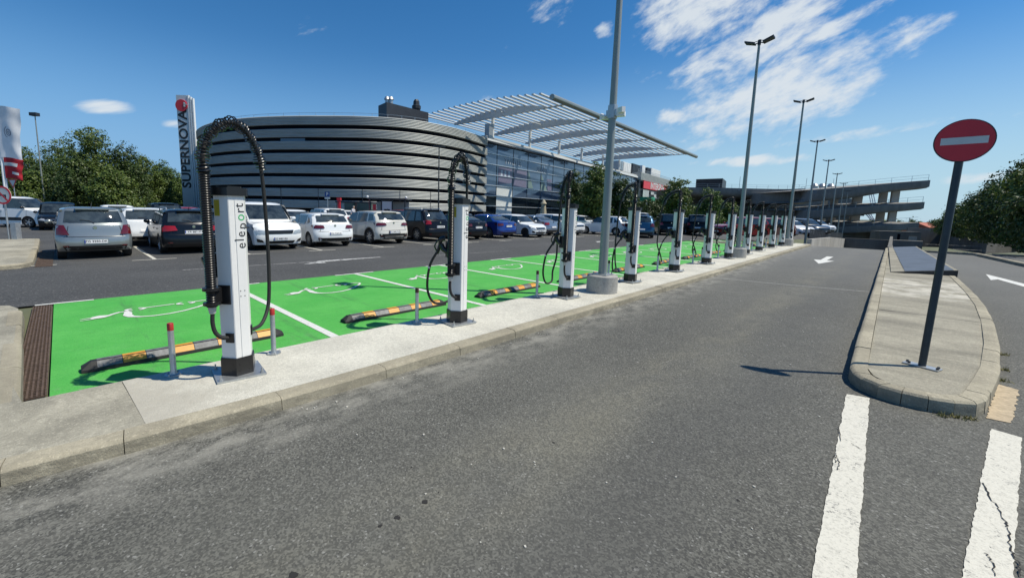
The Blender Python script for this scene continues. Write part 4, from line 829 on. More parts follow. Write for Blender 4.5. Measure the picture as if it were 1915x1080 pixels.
    if not detail:
        for sx in (1, -1):
            for sy in (1, -1): wheel(t, sx * wb / 2, sy * (Wd / 2 - .11), rw, .2, rim, cover)
    else:
        for sx in (1, -1):
            for sy in (1, -1): wheel(t, sx * wb / 2, sy * (Wd / 2 - .11), rw, .2, rim, cover)
    rpts = rear
    def rp(s, z, o=.008): return (interp(rpts, z) + shift(s) - o, s * wl_(z) * 1.003, z)
    fpts = front[::-1] + [top[-2]]
    def fp(s, z, o=.008): return (interp(front[::-1], z) - shift(s) + o, s * wl_(z) * 1.003, z)
    def patch(fn, name, quad, m_, nu=6, nv=3, off=.008, par=None):
        a, c, d, e = quad
        def f(u, v):
            s = (a[0] * (1 - u) + c[0] * u) * (1 - v) + (e[0] * (1 - u) + d[0] * u) * v; z = (a[1] * (1 - u) + c[1] * u) * (1 - v) + (e[1] * (1 - u) + d[1] * u) * v; return fn(s, z, off)
        return MB().grid(f, nu, nv).build(name, m_, par or t, smooth=180, fix=False)
    tq = tails or [(.66, zt - .26), (.995, zt - .30), (.995, zt - .07), (.80, zt - .05)]
    tm = P.get('tailm', M_tail)
    for sd in (1, -1): patch(rp, 'tail_light', [(sd * min(s, .975), z) for s, z in tq], tm, off=.03)
    if P.get('wrap', True):
        for sd in (1, -1):
            b = MB(); zz0, zz1 = tq[1][1], tq[2][1]; x0 = interp(rpts, zz0) + shift(1) - .01; b.add([(x0, sd * (wl_(zz0) + .008), zz0 + .02), (x0 + .22, sd * (wl_(zz1) + .008), (zz0 + zz1) / 2 + .03), (x0 + .16, sd * (wl_(zz1) + .008), zz1 - .01), (x0 + .02, sd * (wl_(zz1) + .008), zz1 - .01)], [(0, 1, 2, 3)]); b.build('tail_light', tm, t, fix=False)
    pz = P.get('pz', .62)
    patch(rp, 'plate_recess', [(-.36, pz - .07), (.36, pz - .07), (.33, pz + .08), (-.33, pz + .08)], P.get('recm', M_blk if trim else m), off=.006)
    for fn, nm in ((rp, 1), (fp, -1)):
        z0 = pz if nm == 1 else .44; o = .02
        pl = patch(fn, 'number_plate', [(-.30, z0 - .055), (.30, z0 - .055), (.30, z0 + .055), (-.30, z0 + .055)], M_plate, off=o)
        if (seen == 'rear') == (nm == 1) and detail:
            b = MB(); xx = (interp(rpts, z0) - o - .004) if nm == 1 else (interp(front[::-1], z0) + o + .004)
            b.text(PLATES[plate % 8], .092, lambda a, v, w: (xx + (.012 if nm == 1 else -.012) * abs(a) * 2, -a * nm, z0 + v), bold=.001)
            b.build('lettering', M_textblk, pl, fix=False)
            b = MB(); b.add([(xx + .004 * nm, nm * .262, z0 - .05), (xx + .004 * nm, nm * .235, z0 - .05), (xx + .004 * nm, nm * .235, z0 + .05), (xx + .004 * nm, nm * .262, z0 + .05)], [(0, 1, 2, 3)]); b.build('blue_band', M_plblue, pl, fix=False)
    # bumpers, badge, wiper, lamps, grille
    patch(rp, 'rear_bumper_trim', [(-.80, .26), (.80, .26), (.86, .40 if not trim else .50), (-.86, .40 if not trim else .50)], M_blk, nu=8, off=.010)
    if detail:
        for q in ([(-.80, .655), (.80, .655), (.80, .667), (-.80, .667)], [(-.735, .66), (-.72, .66), (-.68, zt - .05), (-.695, zt - .05)], [(.72, .66), (.735, .66), (.695, zt - .05), (.68, zt - .05)]): patch(rp, 'panel_seam', q, M_blk, nu=8, off=.011)
        patch(rp, 'reflector', [(-.84, .38), (-.70, .38), (-.70, .41), (-.84, .41)], M_taild, off=.02); patch(rp, 'reflector', [(.70, .38), (.84, .38), (.84, .41), (.70, .41)], M_taild, off=.02)
        patch(fp, 'panel_seam', [(-.80, zn - .235), (.80, zn - .235), (.80, zn - .225), (-.80, zn - .225)], M_blk, nu=8, off=.011)
    b = MB(); zz = zt - .10; b.lathe([(0, -.008), (.045, -.008), (.05, 0)], (interp(rpts, zz) - .012, 0, zz), 14, 'x'); b.build('badge', M_chrome, t)
    if kind in ('hatch', 'suv', 'wagon'):
        xx = interp(rline, zt + .07) - .03; b = MB(); b.tube([(xx, .0, zt + .03), (xx + .02, .10, zt + .10), (xx + .03, .30, zt + .13)], .008, 5); b.build('wiper', M_blk, t)
        MB().box((xr - .10, -.45 * Wd / 2, H - .085), (xr + .12, .45 * Wd / 2, H - .05)).build('spoiler', m if not roof else roof, t)
    hq = P.get('heads', [(.60, zn - .22), (.99, zn - .17), (.995, zn - .04), (.70, zn - .09)])
    for sd in (1, -1):
        patch(fp, 'headlight', [(sd * s, z) for s, z in hq], M_head, off=.012)
        b = MB(); z0 = zn - .02; x0 = h - .28; b.add([(x0 + .06, sd * (wl_(z0) - .0 + .006), z0 - .13), (x0 - .22, sd * (wl_(z0) + .006), z0 - .0), (x0 - .02, sd * (wl_(z0) + .004), z0 + .0), (x0 + .08, sd * (wl_(z0) + .004), z0 - .04)], [(0, 1, 2, 3)]); b.build('headlight', M_head, t, fix=False)
    gq = P.get('grille', [(-.52, zn - .20), (.52, zn - .20), (.58, zn - .08), (-.58, zn - .08)]); patch(fp, 'grille', gq, M_blk, nu=8, off=.010)
    patch(fp, 'grille_bar', [(-.55, zn - .145), (.55, zn - .145), (.55, zn - .13), (-.55, zn - .13)], M_chrome, nu=8, nv=1, off=.016)
    patch(fp, 'lower_grille', [(-.55, .25), (.55, .25), (.62, .36), (-.62, .36)], M_blk, nu=8, off=.010)
    for sd in (1, -1):
        patch(fp, 'fog_light_recess', [(sd * .68, .30), (sd * .92, .33), (sd * .93, .46), (sd * .74, .40)], M_blk, off=.010)
        b = MB(); yy = Wb_; b.ball((xc - .22, sd * (yy + .12), zb + .09), (.07, .10, .075), 10, 6); b.cyl((xc - .2, sd * (yy - .02), zb + .04), (xc - .2, sd * (yy + .08), zb + .06), .02, seg=6); b.build('door_mirror', m if P.get('mirbody', True) else M_blk, t, smooth=60)
        for xh in ((-.02 if kind != 'van' else .0) - .10, -.95):
            if kind == 'van' and xh < -.5: xh = -.30
            MB().box((xh - .09, sd * (wl_(zb - .12) - .002), zb - .13), (xh + .09, sd * (wl_(zb - .12) + .022), zb - .10)).build('door_handle', m, t)
        # door seams
        for xs_ in ((-.08, -1.0, .98) if kind != 'van' else (-.08, 1.28)):
            b = MB(); zs_ = [.30 + (zb - .34) * i / 4 for i in range(5)]; vs = []
            lean = .0 if abs(xs_) < .5 or xs_ > 0 else -.12
            for z in zs_:
                if xs_ < -.5: xx = xs_ + lean * (1 - (z - .3) / .6) * -1.2
                else: xx = xs_
                vs += [(xx - .005, sd * (wl_(z) * 1.0 + .003 + (.0)), z), (xx + .005, sd * (wl_(z) + .003), z)]
            b.add(vs, [(2 * i, 2 * i + 1, 2 * i + 3, 2 * i + 2) for i in range(4)]); b.build('door_seam', M_blk, t, fix=False)
        if trim:
            b = MB(); b.box((-wb / 2 + ra, sd * (wl_(.3) - .02), .19), (wb / 2 - ra, sd * (wl_(.3) + .022), .36)); b.build('sill_trim', M_blk, t)
            for sx in (1, -1):
                b = MB(); vs = []
                for i in range(13):
                    a = math.pi * i / 12
                    for r in (ra - .01, ra + .06): vs.append((sx * wb / 2 + r * math.cos(a), sd * (wl_(.5) + .006), rw + r * math.sin(a)))
                b.add(vs, [(2 * i, 2 * i + 1, 2 * i + 3, 2 * i + 2) for i in range(12)]); b.build('arch_trim', M_blk, t, fix=False)
    if trim: patch(rp, 'bumper_insert', [(-.62, .36), (.62, .36), (.55, .40), (-.55, .40)], M_chrome, nu=8, nv=1, off=.018)
    if rails:
        for sd in (1, -1): MB().tube([(xr + .2, sd * Wt * .9, H - .05), (xr + .3, sd * Wt * .9, H + .03), (xa - .3, sd * Wt * .9, H + .03), (xa - .15, sd * Wt * .9, H - .05)], .018, 6).build('roof_rail', M_galv, t)
    if kind != 'van': MB().tube([(xr + .3, 0, H - .02), (xr + .12, 0, H + .12)], [.01, .006], 5).build('aerial', M_blk, t)
    return t
PI = math.pi
def park(px, py, **k): return G(px, py)
# near row, backs or fronts towards the aisle (rear bumper near x = -15.6)
def row(y, x0=-15.55, L_=4., s=1.): return (x0 - L_ * CS * s / 2, y)
car('silver hatchback seen from behind, leftmost car of the near parked row', 'hatch', M_silver, row(.62, -15.45, 3.78), PI + .02, L=3.78, H=1.53, W=1.70, zt=1.02, xt=-1.72, xr=-1.45, tails=[(.66, .72), (.995, .72), (.995, 1.0), (.80, 1.0)], plate=0, tailm=M_taild, recm=M_silver, pz=.52, xc=1.0)
car('dark blue black estate car parked behind the nearest charging column', 'wagon', M_navy, row(3.0, -15.5, 4.5), PI - .02, tails=[(.52, .80), (.995, .76), (.995, .96), (.60, .95)], rails=True, plate=1, pz=.74, recm=M_navy)
car('white compact van facing the aisle, right of the nearest charging column', 'van', M_cwhite, row(5.45, -15.35, 4.4), .03, seen='front', plate=2, cat='van', rim=M_rim, cover=9, mirbody=True, heads=[(.52, .62), (.97, .64), (.985, .80), (.60, .74)], grille=[(-.50, .62), (.50, .62), (.56, .76), (-.56, .76)], zn=.90)
car('white rounded hatchback seen from behind, between the white van and the cream crossover', 'hatch', M_cwhite, row(7.72, -15.5, 4.05), PI - .03, L=4.05, W=1.78, H=1.44, tails=[(.52, .80), (.995, .78), (.995, .93), (.58, .92)], tailm=M_taild, plate=3, pz=.58, cover=10)
car('cream crossover with black roof pillars and black bumper trim, seen from behind', 'suv', M_cream, row(10.4, -15.5, 4.23), PI, L=4.23, H=1.57, trim=True, tails=[(.45, .90), (.995, .86), (.995, 1.02), (.52, 1.0)], tailm=M_taild, plate=4, pz=.58, roof=M_cream, cover=7)
car('large black SUV with roof rails, seen from behind left of the second charging column', 'suv', M_cblack, row(13.25, -15.7, 4.6), PI, L=4.6, W=1.80, H=1.70, rails=True, plate=5, pz=.78, tails=[(.68, .92), (.995, .90), (.995, 1.12), (.72, 1.10)], recm=M_cblack, cover=7)
car('black saloon parked right behind the second charging column', 'sedan', M_cblack, row(15.8, -15.6, 4.6), PI, plate=6, tails=[(.58, .78), (.995, .76), (.995, .92), (.62, .92)], tailm=M_taild, recm=M_cblack, pz=.72)
car('bright blue saloon seen from behind, beside the white hatchback facing out', 'sedan', M_blue, row(18.3, -15.6, 4.65), PI, plate=7, tails=[(.55, .80), (.995, .76), (.995, .93), (.62, .93)], tailm=M_taild, recm=M_blue, pz=.76, cover=8, H=1.47)
car('white hatchback with black wheels facing the aisle, right of the blue saloon', 'hatch', M_cwhite, row(20.8, -15.2, 3.85), .0, seen='front', plate=2, rim=M_rimd, L=3.85, H=1.50)
car('silver grey saloon behind the white hatchback, left of the third charging column', 'sedan', M_grey, row(23.3, -15.9, 4.8), PI, plate=3, tails=[(.55, .80), (.995, .76), (.995, .93), (.62, .93)], recm=M_grey)
car('white crossover facing the aisle, just right of the third charging column', 'suv', M_cwhite, row(25.7, -15.4, 4.2), .0, seen='front', plate=4, H=1.55, L=4.2)
car('white hatchback parked at an angle behind the nearest lamp post', 'hatch', M_cwhite, (-15.3, 28.9), PI + .10, L=4.3, W=1.78, H=1.48, cover=9, plate=5)
car('steel blue SUV standing in the aisle beside the fourth charging column', 'suv', M_teal, (-12.5, 28.6), PI / 2 + .45, plate=6, H=1.60, tailm=M_taild, rim=M_rimd)
car('black van parked between the fourth and fifth charging columns', 'van', M_cblack, D(1250, 33), PI / 2 + .5, cat='van', H=1.75, detail=False, L=4.1)
car('dark grey car seen from the side behind the fifth charging column', 'hatch', M_dgrey, D(1270, 36), PI, detail=False, L=4.3)
car('boxy black car between the fifth and sixth charging columns', 'suv', M_cblack, D(1303, 35), PI / 2 + .4, detail=False, H=1.75, L=3.9)
car('red SUV behind the second lamp post', 'suv', M_cred, D(1388, 32), PI + .9, detail=False, H=1.66)
car('copper coloured car behind the ninth charging column', 'suv', M_copper, D(1432, 33), PI + .7, detail=False)
car('white SUV behind the tenth charging column', 'suv', M_cwhite, D(1457, 38), .9, detail=False)
car('white hatchback with a pale bumper beside the third lamp post', 'hatch', M_cwhite, D(1480, 36), -.7, seen='front', detail=False)
car('dark grey SUV right of the third lamp post', 'suv', M_dgrey, D(1507, 38), -.7, seen='front', detail=False)
car('white car parked beyond the dark grey SUV near the ramp wall', 'hatch', M_cwhite, D(1528, 46), -.7, detail=False)
# second row, partly hidden
for (px, dep, kind, m, rz, lab, kw) in [
        (215, 22.5, 'hatch', M_cwhite, PI, 'white hatchback whose back shows over the silver hatchback', dict(H=1.55)),
        (262, 16.2, 'hatch', M_cwhite, PI, 'white car half hidden between the silver hatchback and the dark estate', dict(H=1.5)),
        (108, 23.5, 'wagon', M_navy, .0, 'dark car roof showing between the white van and silver hatchback', dict(H=1.62)),
        (303, 26.0, 'suv', M_navy, PI, 'dark blue car roof showing above the dark estate', dict(H=1.72)),
        (352, 30.0, 'hatch', M_cred, .2, 'small red car far behind the dark estate', dict()),
        (388, 22.0, 'hatch', M_dgrey, .0, 'dark grey car behind the left side of the nearest column', dict()),
        (548, 24.0, 'suv', M_cwhite, .0, 'white car whose windscreen shows behind the white van', dict(H=1.5)),
        (607, 27.5, 'suv', M_cwhite, PI, 'white SUV behind the white rounded hatchback', dict(H=1.62)),
        (652, 36.0, 'hatch', M_cwhite, 0, 'white car far behind, left of the walking person', dict(H=1.45)),
        (697, 34.0, 'hatch', M_dgrey, 0, 'dark car in the gap right of the cream crossover roof', dict(H=1.4)),
        (745, 36.0, 'suv', M_cred, PI, 'dark red car under the trolley shelter roof', dict(H=1.6)),
        (475, 30.0, 'hatch', M_dgrey, 0, 'grey car far behind the white van roof', dict(H=1.45)),
        (868, 33.0, 'sedan', M_cblack, .2, 'black car with bright windscreen right of the second charging column', dict(H=1.5)),
        (948, 36.0, 'sedan', M_grey, 0, 'grey car roof between the blue saloon and white hatchback', dict()),
        (1092, 38.0, 'hatch', M_cwhite, 0, 'white car roof behind the white crossover', dict()),
        (1205, 52.0, 'suv', M_cwhite, 0, 'white car far beyond the steel blue SUV', dict(H=1.9))]:
    x, y = D(px, dep); car(lab, kind, m, (x, y, gz(x, y)), rz, detail=False, **kw)
# delivery van on the cross road, far left
x, y = D(30, 24.5)
car('white panel van crossing at the far left, black strip along its side', 'van', M_cwhite, (x, y), math.radians(50), cat='van', group='vans', H=1.83, L=4.4, wins=((.02, 1.22, .60),), trim=False, scale=1.05, mirbody=False)
vb = bpy.context.scene.objects[-1]
xs = bpy.data.objects
vanroot = [o for o in COL.objects if o.get('label', '').startswith('white panel van crossing')][0]
for sd in (1, -1): MB().box((-1.25, sd * .885, .42), (1.0, sd * .915, .60)).build('side_strip', M_blk, vanroot)

# ---------------------------------------------------------------- shopping centre
mall = thing('shopping_centre', 'large shopping centre with curved grey banded metal facade and long glass front', 'shopping centre', (0, 0, 0))
mall['label'] = 'large shopping centre with curved grey banded metal facade, long glass front and slatted white canopy'
DR = [(-82, 22), (-79, 17.5), (-74, 15.2), (-68.5, 14.5), (-63.0, 14.85), (-57.3, 16.4), (-52.3, 19.0), (-48.0, 22.2), (-43.8, 26.2), (-41.6, 30.2), (-41.0, 34.6), (-41.6, 39.2), (-43.2, 45.0)]
DP = [Vector((p.x, p.y)) for p in smooth_path([(x, y, 0) for x, y in DR], 10)]
def offs(i, d):
    t = DP[min(i + 1, len(DP) - 1)] - DP[max(i - 1, 0)]; t.normalize(); return DP[i] + Vector((t.y, -t.x)) * d
n = len(DP)
TOPS = [12.02, 10.55, 9.16, 7.78, 6.42, 5.06, 3.70, 2.35]; BH = 1.02
b = MB(); vs = []
for i in range(n): q = offs(i, -.30); vs += [(q.x, q.y, 0), (q.x, q.y, 11.9)]
b.add(vs, [(2 * i, 2 * i + 2, 2 * i + 3, 2 * i + 1) for i in range(n - 1)]); b.build('recessed_wall', M_gap, mall, fix=False)
for zt in TOPS:
    # ribbed aluminium band: six rounded ribs, each a real fold
    h = BH if zt > 11 else BH - .06; prof = []; ribs = 6
    for k in range(ribs):
        z0 = zt - h + h * k / ribs; r = h / ribs
        prof += [(.00, z0), (.055, z0 + r * .18), (.085, z0 + r * .45), (.05, z0 + r * .78), (.0, z0 + r * .98)]
    prof = [(-.28, zt - h)] + prof + [(-.28, zt)]
    vs = []; m = len(prof)
    for i in range(n):
        for o, z in prof: q = offs(i, o); vs.append((q.x, q.y, z))
    b = MB().add(vs, [(i * m + k, (i + 1) * m + k, (i + 1) * m + k + 1, i * m + k + 1) for i in range(n - 1) for k in range(m - 1)]); b.build('cladding_band', M_clad, mall, fix=False)
for j in range(6, n - 2, 9):
    a = offs(j, .02); c = offs(j, .094); b = MB(); d = (offs(j + 1, .09) - offs(j, .09)).normalized() * .02
    b.add([(a.x - d.x, a.y - d.y, 0), (c.x - d.x, c.y - d.y, 0), (c.x + d.x, c.y + d.y, 0), (a.x + d.x, a.y + d.y, 0)] + [(a.x - d.x, a.y - d.y, 3.7), (c.x - d.x, c.y - d.y, 3.7), (c.x + d.x, c.y + d.y, 3.7), (a.x + d.x, a.y + d.y, 3.7)], [(4, 5, 6, 7), (0, 1, 5, 4), (1, 2, 6, 5), (2, 3, 7, 6)]); b.build('downpipe', M_dark, mall)
# bright window slit in the third gap
def imx(x, y): v = Vector((x, y, 9.3 - EYE)); return CX + FPX * v.dot(RX) / v.dot(FW)
idx = [i for i in range(n) if 528 < imx(*offs(i, -.22)) < 566]; i0, i1 = idx[0] - 1, idx[-1] + 1; b = MB(); vs = []
for i in range(i0, i1 + 1): q = offs(i, -.22); vs += [(q.x, q.y, 9.20), (q.x, q.y, 9.50)]
b.add(vs, [(2 * i, 2 * i + 2, 2 * i + 3, 2 * i + 1) for i in range(i1 - i0)]); b.build('window_slit', mat('slit_glass', (.10, .17, .24), .3), mall, fix=False)
ua = math.radians(7.2); U = Vector((-math.sin(ua), math.cos(ua), 0)); NN = Vector((U.y, -U.x, 0)); F0 = Vector((-43.7, 45.1, 0))
def fa(u, z, o=0.): q = F0 + U * u + NN * o; return (q.x, q.y, z)
def fbox(b, u0, u1, z0, z1, o0, o1, mi=None): return b.add([fa(u0, z0, o0), fa(u1, z0, o0), fa(u1, z0, o1), fa(u0, z0, o1), fa(u0, z1, o0), fa(u1, z1, o0), fa(u1, z1, o1), fa(u0, z1, o1)], [(3, 2, 1, 0), (4, 5, 6, 7), (0, 1, 5, 4), (1, 2, 6, 5), (2, 3, 7, 6), (3, 0, 4, 7)], mi)
b = MB(); vs = []; roofp = [(p.x, p.y) for p in DP] + [fa(110, 0)[:2], fa(140, 0)[:2], (-110, 190), (-130, 40)]
b.prism(roofp, 11.55, 11.8); b.build('roof', M_dark, mall)
b = MB(); fbox(b, -.3, 140, 0, 11.6, -1.2, -.35); b.build('core_wall', M_mull, mall)
b = MB(); b.add([(-82, 22, 0), (-130, 40, 0), (-130, 40, 11.6), (-82, 22, 11.6)], [(0, 1, 2, 3)]); b.build('rear_wall', M_clad, mall)
UC = [0.0, 3.1] + [3.1 + 4.6 * k for k in range(1, 16)]; ZR = [11.65 - 1.56 * k for k in range(8)]
pane_l = {}
for i in range(len(UC) - 1):
    for k in range(7):
        u0, u1, z1, z0 = UC[i] + .035, UC[i + 1] - .035, ZR[k] - .03, ZR[k + 1] + .03
        key = 'white_pane' if i == 1 and k >= 4 else 'pane'
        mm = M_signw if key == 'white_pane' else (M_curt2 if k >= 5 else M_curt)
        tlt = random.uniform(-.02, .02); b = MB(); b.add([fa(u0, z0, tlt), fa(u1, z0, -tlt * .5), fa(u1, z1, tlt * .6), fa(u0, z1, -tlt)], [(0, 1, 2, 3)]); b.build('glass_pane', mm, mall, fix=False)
for i, u in enumerate(UC):
    b = MB(); fbox(b, u - .035, u + .035, .6, 11.65, -.05, .05); b.build('mullion', M_mull, mall)
for k in range(8):
    b = MB(); fbox(b, 0, UC[-1], ZR[k] - .045, ZR[k] + .045, .05, .14); b.build('transom', M_bar if k else M_mull, mall)
b = MB(); fbox(b, -.35, -.02, 0, 11.7, -.1, .22); b.build('corner_post', M_mull, mall)
# shop graphics on the glass
def gtext(s, u, z, size, m): MB().text(s, size, lambda a, v, w: fa(u + a, z + v, .045), bold=.004).build('window_lettering', m, mall, fix=False)
M_gfx = mat('glass_print', (.42, .48, .55), .5); M_gfx2 = mat('glass_print_pale', (.17, .24, .22), .4); M_gfx3 = mat('glass_print_mauve', (.16, .15, .22), .35)
gtext('TWISTER', 7.7, 9.35, 1.25, M_gfx); gtext('moba', 17.4, 9.15, 1.75, M_gfx)
def gq(pts, m, o): MB().add([fa(u, z, o) for u, z in pts], [tuple(range(len(pts)))]).build('window_graphic', m, mall, fix=False)
gq([(3.6, 8.4), (7.4, 8.45), (7.4, 6.1), (3.6, 5.6)], M_gfx3, .03); gq([(7.9, 8.4), (12.0, 8.4), (12.0, 5.6), (7.9, 5.6)], M_gfx3, .03)
gq([(12.6, 8.5), (14.3, 5.6), (12.6, 5.6)], M_gfx2, .031); gq([(17.1, 8.3), (19.4, 5.5), (17.1, 5.5)], M_gfx2, .031); gq([(19.2, 7.6), (21.1, 7.6), (21.1, 5.6), (19.6, 5.6)], M_gfx3, .034)
for u in (4.2, 5.2, 6.3): gq([(u, 7.9), (u + .5, 7.9), (u + .5, 7.0), (u, 7.0)], M_gfx, .036)
# cornice, parapet and the block beyond with the shop signs
b = MB(); fbox(b, -.3, 72.1, 11.72, 12.12, -.3, .35); b.build('cornice', M_steelw, mall)
b = MB(); fbox(b, -.2, 72.1, 12.12, 12.5, -.6, .05); b.build('parapet', mat('pale_panel', (.5, .5, .48), .5), mall)
b = MB(); fbox(b, 72.2, 112, 11.2, 13.3, -1.5, 1.0)
for k in range(7): fbox(b, 72.2, 112, 11.25 + k * .3, 11.40 + k * .3, 1.0, 1.08)
b.build('upper_band', M_clad, mall)
b = MB(); fbox(b, 72.2, 112, 0, 11.2, -1.5, .6); b.build('end_block', M_mull, mall)
sg = MB(); fbox(sg, 74.3, 101, 8.95, 11.05, 1.02, 1.3); so_ = sg.build('red_sign', MT.get('sg_red') or mat('sg_red', (.62, .03, .045), .45), mall)
MB().text('INTERSPAR', 2.55, lambda a, v, w: fa(89.0 + a * 1.25, 10.0 + v, 1.34), bold=.07).build('sign_lettering', M_signw, so_, fix=False)
for (u0, u1, z0, z1) in ((75.0, 80.5, 6.6, 8.6), (83, 86, 7.6, 8.4), (86.5, 90, 6.8, 7.8), (92, 99, 6.9, 8.4)):
    b = MB(); q = 0; u = u0
    while u < u1 - .3: fbox(b, u, u + .55, z0, z1, 1.02, 1.1); u += .85
    fbox(b, u0, u1, z0 - .05, z0 + .15, 1.02, 1.1); b.build('small_sign', M_signw, mall)
b = MB(); fbox(b, 101.2, 103.6, 5.0, 9.9, 1.02, 1.2); b.build('small_sign', M_steelw, mall)
b = MB(); fbox(b, 72.5, 76, 5.0, 6.4, 1.0, 4.2); b.build('green_awning', mat('green_canvas', (.02, .28, .16), .7), mall)
# roof penthouse, chimneys and air handling units
def P3(px, py, dep): x, y = D(px, dep); return Vector((x, y, ZH(px, py, dep)))
b = MB(); A, B, Cc = P3(709, 205, 57), P3(724, 199, 55), P3(800, 217, 60.3)
b.prism([(A.x, A.y), (B.x, B.y), (Cc.x, Cc.y), (Cc.x - 6, Cc.y + 3)], 11.8, 15.1); b.build('penthouse', M_dark, mall)
for px in (725, 732): p = P3(px, 200, 56); MB().lathe([(.28, 14.9), (.28, 15.6), (.40, 15.65), (.25, 16.0), (0, 16.1)], (p.x, p.y, 0), 10).build('roof_vent', M_galv, mall)
p = P3(778, 200, 60); MB().lathe([(.42, 11.8), (.42, 15.1), (.62, 15.5), (.64, 15.9), (.46, 16.0), (.42, 16.5), (.25, 16.75), (0, 16.75)], (p.x, p.y, 0), 8).build('chimney', M_dark, mall)
for (u0, u1, z1, o0, o1, m) in ((62, 66, 15.6, -6, -2, M_galv), (67, 74, 15.9, -7, -2.5, M_wm), (77, 84, 16.4, -8, -3, M_dark), (85, 88, 16.6, -8, -2.6, M_wm), (92, 95, 16.6, -8, -3, M_dark), (95, 106, 16.7, -8, -2.6, M_wm)):
    b = MB(); fbox(b, u0, u1, 13.3, z1, o0, o1)
    k = u0 + 1
    while k < u1: fbox(b, k, k + .12, 13.35, z1 - .1, o1, o1 + .06); k += 1.4
    b.build('air_handling_unit', m, mall)
b = MB()
for k in range(30): fbox(b, 74 + k * 1.3, 74.06 + k * 1.3, 13.3, 14.5, -.4, -.34)
fbox(b, 74, 112, 14.45, 14.5, -.4, -.35); fbox(b, 74, 112, 13.9, 13.94, -.4, -.35); b.build('roof_railing', M_galv, mall)
b = MB()
for i in range(0, n - 1, 4): q = offs(i, -.9); b.cyl((q.x, q.y, 11.9), (q.x, q.y, 12.55), .02, seg=4)
b.tube([(offs(i, -.9).x, offs(i, -.9).y, 12.52) for i in range(0, n, 3)], .02, 4); b.build('roof_railing', M_galv, mall)
# big slatted canopy: fish-belly ribs, slats, front tube and posts
RB = [(Vector((*G(px, py, 15.0), 0))) for px, py in ((1062, 195), (1128, 222), (1180, 242), (1220, 260), (1255, 276))]
T0 = Vector((*G(1034, 182, 15.3), 0)); T1 = Vector((*G(1302, 293, 15.3), 0)); TD = (T1 - T0)
step = (fa(10.4, 0)[0] - fa(0, 0)[0], fa(10.4, 0)[1] - fa(0, 0)[1])
canu = [(-.3, 1.8), (9.8, 12.7), (19.6, 23.6), (30.3, 34.0), (42.3, 46.0), (53.5, 57.0)]
def tubex(u):                    # outreach of the front tube at facade distance u
    return 12.7 + .065 * u
for k, (uf, ub) in enumerate(canu):
    b = MB(); o1 = tubex(uf); vs = []; NR = 16; w = .16
    for i in range(NR + 1):
        f = i / NR; o = -7.6 + (o1 + 7.6) * f; u = ub + (uf - ub) * f; d = .10 + 1.15 * math.sin(math.pi * min(1, f * 1.12 + .02)) ** .8 * (1 if f < .88 else 1) if f * 1.12 + .02 < 1 else .12
        tz = 15.05 + d
        for du in (-w, w):
            for z in (15.05, tz): vs.append(fa(u + du, z, o))
    fs = []
    for i in range(NR): a = i * 4; c = a + 4; fs += [(a, c, c + 1, a + 1), (a + 2, a + 3, c + 3, c + 2), (a + 1, c + 1, c + 3, a + 3), (a, a + 2, c + 2, c)]
    b.add(vs, fs); b.build('canopy_rib', M_steelw, mall)
    b = MB(); u = ub + .1; b.tube([fa(u, 12.3, -.1), fa(u, 15.1, -.1)], .24, 10); b.build('canopy_post', M_steelw, mall, smooth=60)
ns = 20
for i in range(ns):
    o = -8.6 + i * 1.05; z = 15.45 + .55 * math.sin(math.pi * min(1, max(0, (o + 7.6) / 20.6)))
    b = MB(); sk = .045 * (o + 7) / 20
    us, ue = -4.6, 58.5; sk = .065 * (o + 8) / 20.5
    b.add([fa(us, z, o), fa(us, z, o + .33), fa(us, z + .15, o + .33), fa(us, z + .15, o)] + [fa(ue, z, o + ue * sk), fa(ue, z, o + .33 + ue * sk), fa(ue, z + .15, o + .33 + ue * sk), fa(ue, z + .15, o + ue * sk)], [(0, 1, 2, 3), (4, 7, 6, 5), (0, 4, 5, 1), (1, 5, 6, 2), (2, 6, 7, 3), (3, 7, 4, 0)]); b.build('canopy_slat', M_steelw, mall)
MB().tube([fa(-3.4, 15.4, tubex(-3.4)), fa(61.6, 15.4, tubex(61.6))], .36, 14).build('canopy_edge_tube', mat('steel_tube', (.30, .32, .29), .35, .5), mall, smooth=60)
for o in (2.6, 7.5): MB().tube([fa(-.0, 15.55, o), fa(56, 15.55, o + 2.2)], .07, 6).build('canopy_brace', M_steelw, mall)
b = MB(); fbox(b, .6, 1.6, 11.7, 14.3, -.6, .2); b.build('exhaust_stack', M_galv, mall)

# totem
x, y = D(358, 66); zt = ZH(350, 187, 66); tot_ = thing('sign_tower', 'tall leaning looking sign tower with vertical dark lettering and a red disc on top', 'sign tower', (x, y, 0), math.radians(45 + 2))
tot_['label'] = 'tall pale sign tower with vertical dark lettering and a red disc on top'
b = MB(); b.box((-1.18, -.15, 0), (.45, .25, zt)); b.build('panel', mat('tower_panel', (.60, .62, .62), .5, .1), tot_)
for k in range(3): MB().box((.52 + k * .33, -.2, 0), (.72 + k * .33, .2, zt - .2 * k)).build('upright', M_steelw, tot_)
MB().box((.4, -.1, zt - 1.0), (1.3, .1, zt - .8)).build('crossbar', M_galv, tot_)
b = MB(); b.lathe([(0, -.32), (.88, -.32), (.88, -.16), (0, -.16)], (-.38, 0, zt - 1.55), 32, 'y'); b.build('red_disc', MT['sg_red'], tot_)
b = MB(); b.box((.0, -.36, zt - 1.75), (.25, -.325, zt - 1.1)); b.box((.0, -.36, zt - 1.45), (.6, -.325, zt - 1.35)); b.build('emblem', M_signw, tot_)
MB().text('SUPERNOVA', 2.05, lambda a, v, w: (-.33 - v * .92, -.17, zt - 8.15 + a * 1.02), bold=.055).build('lettering', M_textblk, tot_, fix=False)

